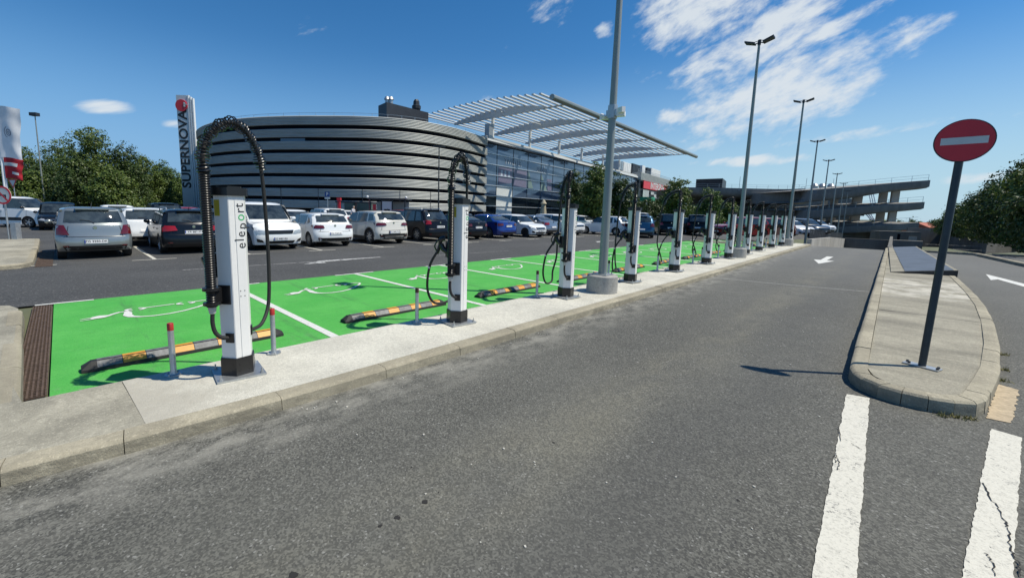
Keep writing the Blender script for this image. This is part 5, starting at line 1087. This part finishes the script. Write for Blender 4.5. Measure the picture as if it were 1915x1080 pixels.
# trolley shelter, parking sign, red post, pedestrian
x, y = D(730, 38.5); sh = thing('trolley_shelter', 'dark roofed glass trolley shelter with white globe lamps at its corners', 'shelter', (x, y, 0), math.radians(42))
ZS = ZH(730, 371, 38.5); b = MB(); b.box((-1.75, -1.2, ZS - .14), (1.75, 1.2, ZS)); b.build('roof', M_dark, sh)
for sx in (-1.6, -.55, .45, 1.6): MB().box((sx - .05, -1.05, 0), (sx + .05, -.95, ZS - .14)).build('post', M_dark, sh)
for sx in (-1.75, 1.75): MB().ball((sx, -1.25, ZS + .06), .12).build('globe_lamp', M_steelw, sh, smooth=180)
MB().box((-1.55, .9, .2), (1.55, .93, ZS - .3)).build('rear_panel', mat('pale_screen', (.38, .40, .40), .5), sh); MB().box((-.5, -1.0, .1), (.4, -.96, ZS - .3)).build('notice_panel', M_signw, sh)
MB().box((-.30, -1.03, .9), (.22, -1.0, 1.5)).build('notice', M_textblk, sh); MB().box((-1.68, -1.02, .0), (-1.58, -.98, ZS - .2)).box((-1.35, -1.0, .3), (-1.05, -.98, 1.9)).build('red_panel', M_signred, sh)
x, y = D(665, 43); sh2 = thing('glass_kiosk', 'green tinted glass kiosk between the red post and the trolley shelter', 'kiosk', (x, y, 0), math.radians(42))
zk = ZH(665, 377, 43); MB().box((-1.7, -.8, 0), (1.9, .8, zk - .15)).build('glass_wall', mat('green_glass', (.05, .09, .075), .1), sh2); MB().box((-1.8, -.9, zk - .15), (2.0, .9, zk)).build('roof', M_dark, sh2)
b = MB()
for q in (-1.6, -1.2): b.box((q, -.83, 1.3), (q + .33, -.81, 2.2))
b.build('poster', mat('poster_paper', (.35, .38, .36), .6), sh2)
x, y = D(634, 40); zt = ZH(634, 370, 40); t = thing('red_post', 'square red post behind the white rounded hatchback', 'post', (x, y, 0), math.radians(45)); MB().box((-.10, -.10, 0), (.12, .12, zt - .25)).build('post', M_signred, t); MB().box((-.16, -.14, zt - .25), (.2, .14, zt)).build('cap', MT['sg_red'], t)
x, y = D(613, 38); zt = ZH(613, 359, 38); t = thing('parking_sign', 'blue square sign with white P on a thin pole before the banded facade', 'traffic sign', (x, y, 0), math.radians(42))
MB().cyl((0, 0, 0), (0, 0, zt), .04, seg=8).build('pole', M_galv, t); MB().box((-.22, -.07, zt - .46), (.22, -.045, zt)).build('panel', mat('sign_blue', (.02, .07, .25), .4), t)
MB().text('P', .42, lambda a, v, w: (a, -.075, zt - .23 + v), bold=.01).build('lettering', M_signw, t, fix=False); MB().box((-.24, -.07, zt - .66), (.24, -.045, zt - .49)).build('lower_panel', M_signw, t)
# pedestrian (skin-modifier body kept as one mesh)
def person(label, loc, rz, top, legs, hair, pose):
    t = thing('person', label, 'person', loc, rz)
    J = {'pel': (0, 0, .93, .13), 'wa': (0, 0, 1.08, .12), 'ch': (.03, 0, 1.32, .15), 'nk': (.05, 0, 1.48, .055), 'hd': (.07, 0, 1.62, .10), 'ht': (.07, 0, 1.70, .09),
         'sl': (.03, .19, 1.40, .06), 'el': (.02, .25, 1.14, .045), 'wl': (.16, .22, .93, .035), 'fl': (.19, .21, .84, .04), 'sr': (.03, -.19, 1.40, .06), 'er': (-.04, -.27, 1.14, .045), 'wr': (.08, -.26, .93, .035), 'fr': (.11, -.25, .84, .04),
         'hl': (0, .10, .88, .09), 'kl': (.12, .11, .50, .062), 'al': (.04, .11, .09, .042), 'tl': (.18, .12, .04, .04), 'hr': (0, -.10, .88, .09), 'kr': (.0, -.11, .50, .062), 'ar': (-.22, -.11, .12, .042), 'tr': (-.10, -.12, .04, .04)}
    E_ = ['pel-wa', 'wa-ch', 'ch-nk', 'nk-hd', 'hd-ht', 'ch-sl', 'sl-el', 'el-wl', 'wl-fl', 'ch-sr', 'sr-er', 'er-wr', 'wr-fr', 'pel-hl', 'hl-kl', 'kl-al', 'al-tl', 'pel-hr', 'hr-kr', 'kr-ar', 'ar-tr']
    ks = list(J); me = bpy.data.meshes.new('body'); me.from_pydata([J[k][:3] for k in ks], [tuple(ks.index(q) for q in e.split('-')) for e in E_], [])
    for m_ in (top, legs, mat('skin', (.42, .25, .17), .6), hair): me.materials.append(m_)
    o = link(bpy.data.objects.new('body', me), t); sm = o.modifiers.new('skin', 'SKIN'); sv = me.skin_vertices[0].data
    for i, k in enumerate(ks): sv[i].radius = (J[k][3],) * 2
    sv[0].use_root = True; o.modifiers.new('sub', 'SUBSURF').levels = 1
    dg = bpy.context.evaluated_depsgraph_get(); ev = o.evaluated_get(dg); m2 = bpy.data.meshes.new_from_object(ev); o.modifiers.clear(); o.data = m2
    for p in m2.polygons:
        c = p.center; p.material_index = 3 if c.z > 1.66 or (c.z > 1.56 and c.x < .04) else 2 if c.z > 1.46 or (c.z < 1.12 and abs(c.y) > .19 and c.z > .75) else 0 if c.z > .96 else 1; p.use_smooth = True
    return t
x, y = D(660, 33); person('grey haired person in a pale shirt walking between the parked cars', (x, y, 0), math.radians(30), mat('pale_shirt', (.52, .52, .56), .8), mat('dark_trousers', (.05, .06, .09), .8), mat('grey_hair', (.4, .38, .35), .8), 0)
x, y = D(1016, 45); t = thing('closed_parasol', 'closed beige parasol in front of the glass facade', 'parasol', (x, y, 0)); zt = ZH(1016, 375, 45); MB().lathe([(.05, 0), (.05, .6), (.30, .7), (.36, 1.3), (.22, zt - .4), (.34, zt - .35), (.12, zt), (0, zt + .1)], seg=10).build('canvas', mat('beige_canvas', (.42, .38, .28), .8), t); MB().cyl((0, 0, 0), (0, 0, zt), .03, seg=6).build('pole', M_galv, t)

# ---------------------------------------------------------------- parking garage
gar = thing('parking_garage', 'three level concrete parking garage with curved decks and stout columns at the far right', 'parking garage', (0, 0, 0))
# plan line of the deck fronts: measured columns of the photograph at estimated depth
BKV = Vector((FW.x, FW.y)).normalized()
def deck(rows, rail=True, back=15):
    """rows: (photo column, distance, deck top height, depth of the beam) along the front edge"""
    ctl = [Vector((*D(px, dp), z)) for px, dp, z, th in rows]; P = smooth_path(ctl, 6); m = len(P); b = MB(); vs = []; cx = P[m // 2] + Vector((BKV.x, BKV.y, 0)) * 12
    for i, p in enumerate(P):
        f = i / (m - 1) * (len(rows) - 1); k = min(int(f), len(rows) - 2); th = rows[k][3] + (rows[k + 1][3] - rows[k][3]) * (f - k)
        t = P[min(i + 1, m - 1)] - P[max(i - 1, 0)]; nn = Vector((-t.y, t.x, 0)).normalized()
        if nn.dot(Vector((BKV.x, BKV.y, 0))) < -.3: nn = -nn
        inn = (cx - p); inn.z = 0; inn.normalize()
        for o, dz in ((0, 0), (0, -.95), (.35, -.95 - (th - .95) * .55), (1.2, -.95 - (th - .95) * .88), (2.8, -th)): q = p + inn * o; vs.append((q.x, q.y, p.z + dz))
        q = p + Vector((BKV.x, BKV.y, 0)) * back
        vs += [(q.x, q.y, p.z - th), (q.x, q.y, p.z)]
    K = 7
    b.add(vs, [(i * K + k, i * K + (k + 1) % K, (i + 1) * K + (k + 1) % K, (i + 1) * K + k) for i in range(m - 1) for k in range(K)] + [tuple(range(K)), tuple(range(m * K - 1, m * K - K - 1, -1))])
    b.build('deck', M_garc, gar, smooth=50)
    if rail:
        r = MB(); acc = 0; last = None
        for p in P:
            q = Vector((p.x + BKV.x * .3, p.y + BKV.y * .3, p.z))
            if last is None or (q - last).length > 1.6: r.cyl((q.x, q.y, q.z - .1), (q.x, q.y, q.z + .8), .03, seg=4); last = q
        for hh in (.4, .8): r.tube([(p.x + BKV.x * .3, p.y + BKV.y * .3, p.z + hh) for p in P], .022, 4)
        r.build('railing', M_galv, gar)
deck([(1276, 96, 7.9, 1.9), (1330, 94, 7.85, 2.1), (1400, 92, 7.7, 2.1), (1460, 90, 7.6, 2.0), (1499, 88, 7.7, 2.0)])
deck([(1512, 92, 6.6, 2.1), (1494, 83, 6.5, 2.2), (1500, 77, 6.5, 2.2), (1530, 73, 6.6, 2.2), (1600, 68, 6.86, 2.05), (1660, 65, 7.2, 1.5), (1728, 62, 7.5, 1.35)])
deck([(1508, 92, 3.2, 1.7), (1488, 83, 2.95, 1.8), (1496, 77, 2.95, 1.8), (1530, 73, 3.0, 1.8), (1600, 68, 3.5, 1.65), (1660, 65, 3.9, 1.4), (1724, 62, 4.3, 1.25)])
deck([(1560, 72, .1, 1.3), (1600, 69, .35, 1.3), (1660, 65, .8, 1.2), (1720, 62, 1.25, 1.1)])
for px, dep, w in ((1538, 80, 1.1), (1556, 77, 1.2), (1598, 73, 1.5), (1645, 69, 1.15), (1667, 67, 1.1)):
    for z0, z1 in ((-2.0, 2.7), (2.7, 6.35)):
        x, y = D(px, dep); MB().box((x - w / 2 * .8, y - w / 2, z0), (x + w / 2 * .8, y + w / 2, z1), rot=.2).build('column', mat('column_concrete', (.42, .41, .38), .85, var=.1, scale=1), gar)
b = MB(); a = D(1284, 108); c = D(1530, 98); d = D(1605, 92)
b.add([(*a, -3), (*c, -3), (*d, -3), (*a, 6.6), (*c, 6.3), (*d, 6.0)], [(0, 1, 4, 3), (1, 2, 5, 4)]); b.build('rear_wall', M_garc, gar)
b = MB(); a = D(1500, 90); c = D(1615, 84)
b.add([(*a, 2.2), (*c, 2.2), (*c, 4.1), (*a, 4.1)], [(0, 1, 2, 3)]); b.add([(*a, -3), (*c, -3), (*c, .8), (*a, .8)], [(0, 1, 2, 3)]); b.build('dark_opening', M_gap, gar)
# bays of the wall between decks (dark window strips)
for (p0, p1, y0, y1) in ((1403, 1414, 371, 375), (1422, 1432, 371, 380), (1445, 1480, 370, 373), (1480, 1500, 370, 373), (1380, 1390, 372, 375), (1362, 1372, 371, 374)):
    dep = 101; a, c = D(p0, dep), D(p1, dep); b = MB(); b.add([(*a, ZH(p0, y1, dep)), (*c, ZH(p1, y1, dep)), (*c, ZH(p1, y0, dep)), (*a, ZH(p0, y0, dep))], [(0, 1, 2, 3)]); b.build('window_strip', M_gap, gar, fix=False)
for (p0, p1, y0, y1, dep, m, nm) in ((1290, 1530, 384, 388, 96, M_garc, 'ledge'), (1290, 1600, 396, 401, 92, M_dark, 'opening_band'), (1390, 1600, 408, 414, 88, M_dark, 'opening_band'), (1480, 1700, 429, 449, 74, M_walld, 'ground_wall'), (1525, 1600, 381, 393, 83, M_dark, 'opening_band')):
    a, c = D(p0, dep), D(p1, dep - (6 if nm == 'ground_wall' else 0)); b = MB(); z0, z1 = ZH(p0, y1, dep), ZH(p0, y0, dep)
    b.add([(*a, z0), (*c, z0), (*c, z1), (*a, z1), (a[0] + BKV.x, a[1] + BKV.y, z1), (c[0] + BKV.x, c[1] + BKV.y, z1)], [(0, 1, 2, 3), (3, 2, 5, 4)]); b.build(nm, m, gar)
# stair behind the right columns
b = MB(); a, c = P3(1619, 380, 86), P3(1632, 400, 84)
for k in range(3): b.tube([P3(1618 + k * 4, 362, 86), P3(1626 + k * 4, 384, 84)], .08, 5); b.tube([P3(1614 + k * 5, 396, 86), P3(1630 + k * 3, 412, 84)], .10, 5)
b.build('stair_rail', M_galv, gar)
b = MB(); a, c, d = D(1296, 100), D(1345, 96), D(1352, 104); b.prism([a, c, d, D(1300, 108)], 7.3, 10.1); b.build('plant_room', M_dark, gar)
for px in (1516, 1530, 1546): x, y = D(px, 90); MB().lathe([(.55, 7.2), (.55, 8.3), (.75, 8.4), (.4, 8.9), (.0, 9.0)], (x, y, 0), 10).build('roof_vent', M_galv, gar)
for px in (1377, 1500, 1550): x, y = D(px, 90); MB().cyl((x, y, 7), (x, y, 10), .04, seg=5).build('mast', M_galv, gar)
# tower-sized service wall and box at the foot of the garage
x, y = D(1672, 46); t = thing('concrete_box', 'weathered concrete box building in shade at the foot of the garage', 'concrete building', (x, y, 0), math.radians(38)); zt = ZH(1672, 432, 46)
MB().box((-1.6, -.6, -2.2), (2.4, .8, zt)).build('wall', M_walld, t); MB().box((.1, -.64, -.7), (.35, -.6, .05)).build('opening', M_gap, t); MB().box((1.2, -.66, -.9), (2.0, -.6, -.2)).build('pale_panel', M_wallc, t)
t = thing('boundary_wall', 'long weathered concrete boundary wall behind the right road', 'wall', (0, 0, 0))
a, c = D(1700, 56), D(1915, 50); e = D(2080, 40)
W_ = [Vector((*a, 0)), Vector((*D(1765, 56), 0)), Vector((*D(1850, 46), 0)), Vector((*c, 0)), Vector((*e, 0))]; acc = 0
for p, q in zip(W_, W_[1:]):
    k = max(1, int((q - p).length / 2.6))
    for i in range(k):
        s, r = p.lerp(q, i / k), p.lerp(q, (i + 1) / k); nn = Vector((-(r - s).y, (r - s).x, 0)).normalized() * .15; d = (r - s).normalized() * .012; s = s + d; r = r - d
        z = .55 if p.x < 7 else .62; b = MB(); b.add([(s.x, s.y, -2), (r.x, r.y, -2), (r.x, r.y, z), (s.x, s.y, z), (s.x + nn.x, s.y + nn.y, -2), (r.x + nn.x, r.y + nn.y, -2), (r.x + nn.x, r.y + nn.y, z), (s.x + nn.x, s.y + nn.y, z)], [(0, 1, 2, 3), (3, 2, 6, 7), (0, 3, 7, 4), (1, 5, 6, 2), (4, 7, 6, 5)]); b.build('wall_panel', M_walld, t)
# dark ribbed fence beyond the ramp
t = thing('metal_fence', 'dark ribbed metal fence beyond the pale ramp wall', 'fence', (0, 0, 0))
A, B = Vector((*D(1518, 31), 0)), Vector((*D(1580, 44), 0)); zA, zB = ZH(1518, 428, 31), ZH(1580, 437, 44)
for i in range(24):
    p, q = A.lerp(B, i / 24), A.lerp(B, (i + .9) / 24); z = zA + (zB - zA) * i / 24
    b = MB(); b.add([(p.x, p.y, z - 1.3), (q.x, q.y, z - 1.3), (q.x, q.y, z), (p.x, p.y, z), (p.x - .05, p.y + .05, z)], [(0, 1, 2, 3)]); b.build('slat', M_dark, t, fix=False)
b = MB(); b.tube([(A.x, A.y, zA), (B.x, B.y, zB)], .03, 5); b.build('rail', M_dark, t)

# small far things
def house(px, dep, topy, w, wallm, roofm, label, ridge=.35):
    x, y = D(px, dep); H = ZH(px, topy, dep); t = thing('house', label, 'house', (x, y, -3), math.radians(45)); H += 3
    MB().box((-w / 2, -3, 0), (w / 2, 3, H * (1 - ridge))).build('wall', wallm, t)
    b = MB(); e = H * (1 - ridge); b.add([(-w / 2 - .3, -3.4, e), (w / 2 + .3, -3.4, e), (w / 2 + .3, 3.4, e), (-w / 2 - .3, 3.4, e), (-w / 2 - .3, 0, H), (w / 2 + .3, 0, H)], [(0, 1, 5, 4), (2, 3, 4, 5), (1, 2, 5), (3, 0, 4), (3, 2, 1, 0)]); b.build('roof', roofm, t)
    for q in (-.3, 0, .3): MB().box((w * q - .4, -3.05, e * .4), (w * q + .4, -3.0, e * .8)).build('window', M_gap, t)
M_tile = mat('roof_tiles', (.40, .12, .075), .8, var=.2, scale=2)
house(1729, 85, 416, 2.6, M_tile, M_tile, 'red tiled house roof beyond the boundary wall', .3)
house(200, 70, 350, 5, M_steelw, M_galv, 'pale house glimpsed through the trees at far left')
house(158, 78, 356, 4, M_wallc, M_tile, 'small house behind the lone lamp post among the trees')

# ---------------------------------------------------------------- trees and plants
def leaf_cloud(name, m, blobs, nleaf, size, parent, seedv=0, shell=.55):
    rnd = random.Random(seedv); vs = []; fs = []; tot_v = sum(b[3] * b[4] * b[5] for b in blobs)
    for (cx, cy, cz, rx, ry, rz_) in blobs:
        nn = max(6, int(nleaf * rx * ry * rz_ / tot_v)); ncl = max(3, nn // 26)
        for _ in range(ncl):
            while True:
                d = Vector((rnd.gauss(0, 1), rnd.gauss(0, 1), rnd.gauss(0, 1)))
                if d.length > .1: break
            d.normalize(); r = shell + (1 - shell) * rnd.random() ** .6; r *= rnd.uniform(.82, 1.12)
            c = Vector((cx + d.x * rx * r, cy + d.y * ry * r, cz + d.z * rz_ * r)); cr_ = rnd.uniform(.12, .26) * (rx + ry + rz_) / 3 + size
            for _ in range(26):
                q = Vector((rnd.gauss(0, 1), rnd.gauss(0, 1), rnd.gauss(0, .8))) * cr_ * .55; p = c + q
                nrm = (q.normalized() * .6 + d * .5 + Vector((rnd.uniform(-1, 1), rnd.uniform(-1, 1), rnd.uniform(-.4, 1))) * .8).normalized(); a = nrm.orthogonal().normalized(); a = (Matrix.Rotation(rnd.uniform(0, 6.3), 3, nrm) @ a); e = nrm.cross(a); s = size * rnd.uniform(.6, 1.3); k = len(vs)
                vs += [tuple(p - a * s), tuple(p + e * s * .55), tuple(p + a * s), tuple(p - e * s * .55)]; fs.append((k, k + 1, k + 2, k + 3))
    me = bpy.data.meshes.new(name); me.from_pydata(vs, [], fs); me.materials.append(m); me.update()
    return link(bpy.data.objects.new(name, me), parent)
def crown_blobs(h, w, base, rnd, n, conical=.5):
    out = []; ch = h - base
    for i in range(n):
        f = (i + .5) / n; z = base + ch * (.08 + .84 * f); prof = math.sin(math.pi * min(.98, (.18 + .82 * f))) ** .6 * (1 - conical * f * .7); R = w / 2 * prof
        a = rnd.uniform(0, 6.28) + i * 2.4; k = R * rnd.uniform(.35, .62); s = max(.22, rnd.uniform(.42, .62) * (1.15 - .45 * f)) * w / 2
        out.append((k * math.cos(a), k * math.sin(a), z, s, s, s * .85 * ch / w * .9 if ch < w else s * .95))
    out.append((0, 0, base + ch * .5, w * .28, w * .28, ch * .40)); return out
def tree(label, px, dep, topy, w, m=None, nleaf=5000, size=.14, base=.28, conical=.5, n=12, seedv=1, group='trees', z0=0., name='tree'):
    m = m or M_leaf; x, y = D(px, dep); h = ZH(px, topy, dep) - z0; t = thing(name, label, 'tree', (x, y, z0), random.uniform(0, 6), group); rnd = random.Random(seedv)
    bb = h * base; bl = crown_blobs(h * .97, w, bb, rnd, n, conical)
    b = MB(); tr_ = max(.06, h * .022); b.tube([(0, 0, -.1), (.03 * h * .1, 0, bb * .6), (.02, .04, bb * 1.3), (0, 0, h * .62), (.03, 0, h * .88)], [tr_ * 1.3, tr_, tr_ * .85, tr_ * .45, tr_ * .12], 8)
    for q in bl[:-1:2]: b.tube([(0, 0, max(bb * .8, q[2] * .55)), (q[0] * .5, q[1] * .5, q[2] * .82), (q[0], q[1], q[2])], [tr_ * .4, tr_ * .25, tr_ * .06], 5)
    b.build('trunk', M_bark, t, smooth=60); leaf_cloud('crown', m, bl, nleaf, size, t, seedv); return t
# left group
LT = [(45, 62, 268, 7, M_leaf), (118, 66, 256, 9, M_leaf), (20, 56, 300, 6, M_leafd), (188, 52, 234, 7.4, M_leaf), (238, 54, 268, 7.0, M_leafd), (272, 60, 294, 7, M_leaf), (310, 68, 304, 7, M_leafl), (150, 50, 292, 6, M_leafd), (90, 58, 300, 7, M_leafd), (215, 46, 312, 5.5, M_leaf), (335, 76, 322, 6, M_leafl), (385, 80, 345, 6, M_leafd), (62, 50, 318, 6, M_leaf)]
LL = ['broad tree at the far left behind the flags', 'tall rounded tree right of the lone lamp post, set back', 'low dark tree behind the white flag', 'tallest dense tree of the left group, centre', 'dark tree right of the tallest left tree', 'mid green tree between the dark tree and the sign tower', 'light green tree just left of the sign tower', 'dark tree in front of the tallest left tree', 'dark tree behind the lone lamp post', 'low bushy tree above the silver hatchback', 'pale small tree touching the sign tower', 'dark tree glimpsed right of the sign tower', 'bushy tree above the white van']
for i, ((px, dep, ty, w, m), lab) in enumerate(zip(LT, LL)): tree(lab, px, dep, ty, w, m, 15000, .125, .10, .55, 15, 10 + i, 'trees behind the parked cars at the left')
# young trees in front of the glass facade
MTt = [(1068, 42, 318, 3.6, M_leafd), (1108, 39, 300, 3.2, M_leaf), (1155, 43, 328, 4.2, M_leafd), (1088, 44, 340, 4.2, M_leafd), (1215, 55, 372, 4.2, M_leafd), (1262, 50, 331, 4.0, M_leaf), (1240, 58, 366, 4.0, M_leafd), (1325, 56, 352, 3.6, M_leafl), (1300, 62, 385, 4.5, M_leafd), (1362, 60, 378, 3.6, M_leaf), (1190, 60, 375, 4.2, M_leafd)]
ML = ['slim young tree behind the third charging column', 'taller pointed young tree left of the nearest lamp post', 'broad young tree right of the nearest lamp post', 'low bushy tree between the two pointed young trees', 'dark tree below the red shop sign', 'tall pointed tree right of the red shop sign', 'dark tree behind the fifth charging column', 'light green tree in front of the garage building', 'dark shaded tree behind the sixth charging column', 'low tree left of the second lamp post', 'dark low tree under the shop signs']
for i, ((px, dep, ty, w, m), lab) in enumerate(zip(MTt, ML)): tree(lab, px, dep, ty, w * 1.15, m, 9000, .11, .10, .55, 13, 40 + i, 'young trees before the shopping centre')
# right-hand row
RT = [(1800, 44, 385, 4.6), (1822, 40, 372, 4.6), (1843, 36, 352, 4.6), (1868, 32, 332, 4.6), (1893, 28.5, 318, 4.6), (1925, 25, 282, 4.8), (1965, 22, 270, 4.8), (2010, 19, 290, 4.6), (1785, 50, 402, 4.4)]
RL = ['third from the far end', 'fourth from the far end', 'fifth from the far end', 'in the middle of the row', 'with pale leaf tips, second nearest in view', 'tallest, cut by the photo edge', 'just outside the right edge', 'shading the right verge', 'farthest of the row']
for i, ((px, dep, ty, w), lab) in enumerate(zip(RT, RL)): tree('dense dark roadside tree on the right, ' + lab, px, dep, ty, w, M_leafd if i % 3 else M_leaf, 15000, .085, .10, .12, 14, 70 + i, 'roadside trees on the right')
for i, (px, dep, ty, w, lab) in enumerate([(1672, 130, 412, 14, 'far green tree seen between the garage columns'), (1700, 125, 409, 12, 'far rounded tree beyond the garage deck edge'), (1640, 135, 408, 12, 'far tree behind the garage columns'), (1760, 95, 406, 4.5, 'small far tree right of the red roof'), (1772, 80, 413, 4, 'far bush by the boundary wall'), (1715, 120, 421, 8, 'low far tree left of the red roof')]):
    tree(lab, px, dep, ty, w, M_leaf, 2500, .3, .05, .2, 7, 90 + i, 'far trees', z0=-4)
# grass strip, kerb wall and shrubs by the young trees
q = [D(1040, 36), D(1200, 36), D(1420, 52), D(1420, 66), D(1100, 60), D(980, 48)]
b = MB(); b.prism(q, -.1, .32); tag(b.build('lawn', M_grass), kind='structure')
t = thing('low_wall', 'low pale edging wall of upright slabs in front of the lawn', 'wall', (0, 0, 0)); A, B, C_ = Vector((*D(1035, 35.4), 0)), Vector((*D(1200, 35.4), 0)), Vector((*D(1420, 51), 0))
for (p, q, k) in ((A, B, 20), (B, C_, 34)):
    for i in range(k):
        s, r = p.lerp(q, i / k), p.lerp(q, (i + .94) / k); nn = Vector((-(r - s).y, (r - s).x, 0)).normalized() * .12; b = MB(); z = .48
        b.add([(s.x, s.y, -.8), (r.x, r.y, -.8), (r.x, r.y, z), (s.x, s.y, z), (s.x + nn.x, s.y + nn.y, z), (r.x + nn.x, r.y + nn.y, z)], [(0, 1, 2, 3), (3, 2, 5, 4)]); b.build('edging_slab', M_wallc, t, fix=False)
def shrub(label, px, dep, w, h, m=M_leaf, z0=.3, nl=900):
    x, y = D(px, dep); t = thing('shrub', label, 'shrub', (x, y, z0), 0, 'shrubs'); rnd = random.Random(px)
    leaf_cloud('foliage', m, [(rnd.uniform(-.3, .3) * w, rnd.uniform(-.2, .2) * w, h * .5, w * .4, w * .4, h * .5) for _ in range(3)], nl, .07, t, px)
    b = MB(); [b.tube([(0, 0, -.05), (rnd.uniform(-.2, .2), rnd.uniform(-.2, .2), h * .6)], .015, 4) for _ in range(3)]; b.build('stem', M_bark, t)
shrub('clipped hedge on the lawn right of the nearest lamp post', 1168, 46, 3.0, .9); shrub('hedge on the lawn behind the fourth charging column', 1192, 44, 2.4, .8); shrub('light grassy shrub behind the seventh charging column', 1345, 54, 3.2, 1.0, M_leafl); shrub('low shrub under the pointed young trees', 1120, 45, 3.5, .9)
shrub('dark hedge at the foot of the right trees', 1880, 30, 3.0, .9, M_leafd); shrub('dark hedge along the boundary wall', 1835, 38, 4.0, .8, M_leafd)
# tufts of weed at the island nose
b = MB(); rnd = random.Random(3)
for cx, cy in ((.52, 4.98), (.60, 5.03), (.44, 4.93), (.93, 6.5), (1.0, 7.0), (1.08, 7.8)):
    for _ in range(46):
        x, y = cx + rnd.gauss(0, .022), cy + rnd.gauss(0, .014) - .012; a = rnd.uniform(0, 6.3); hh = rnd.uniform(.01, .045); dx, dy = .004 * math.cos(a), .004 * math.sin(a); lx, ly = rnd.gauss(0, .02), rnd.gauss(0, .02)
        b.add([(x - dx, y - dy, 0), (x + dx, y + dy, 0), (x + lx, y + ly, hh)], [(0, 1, 2)])
tag(b.build('weeds', mat('dry_weed', (.22, .20, .07), .9, var=.4, scale=60), fix=False), 'dry weed tufts growing at the foot of the island kerb', 'weeds', kind='stuff')
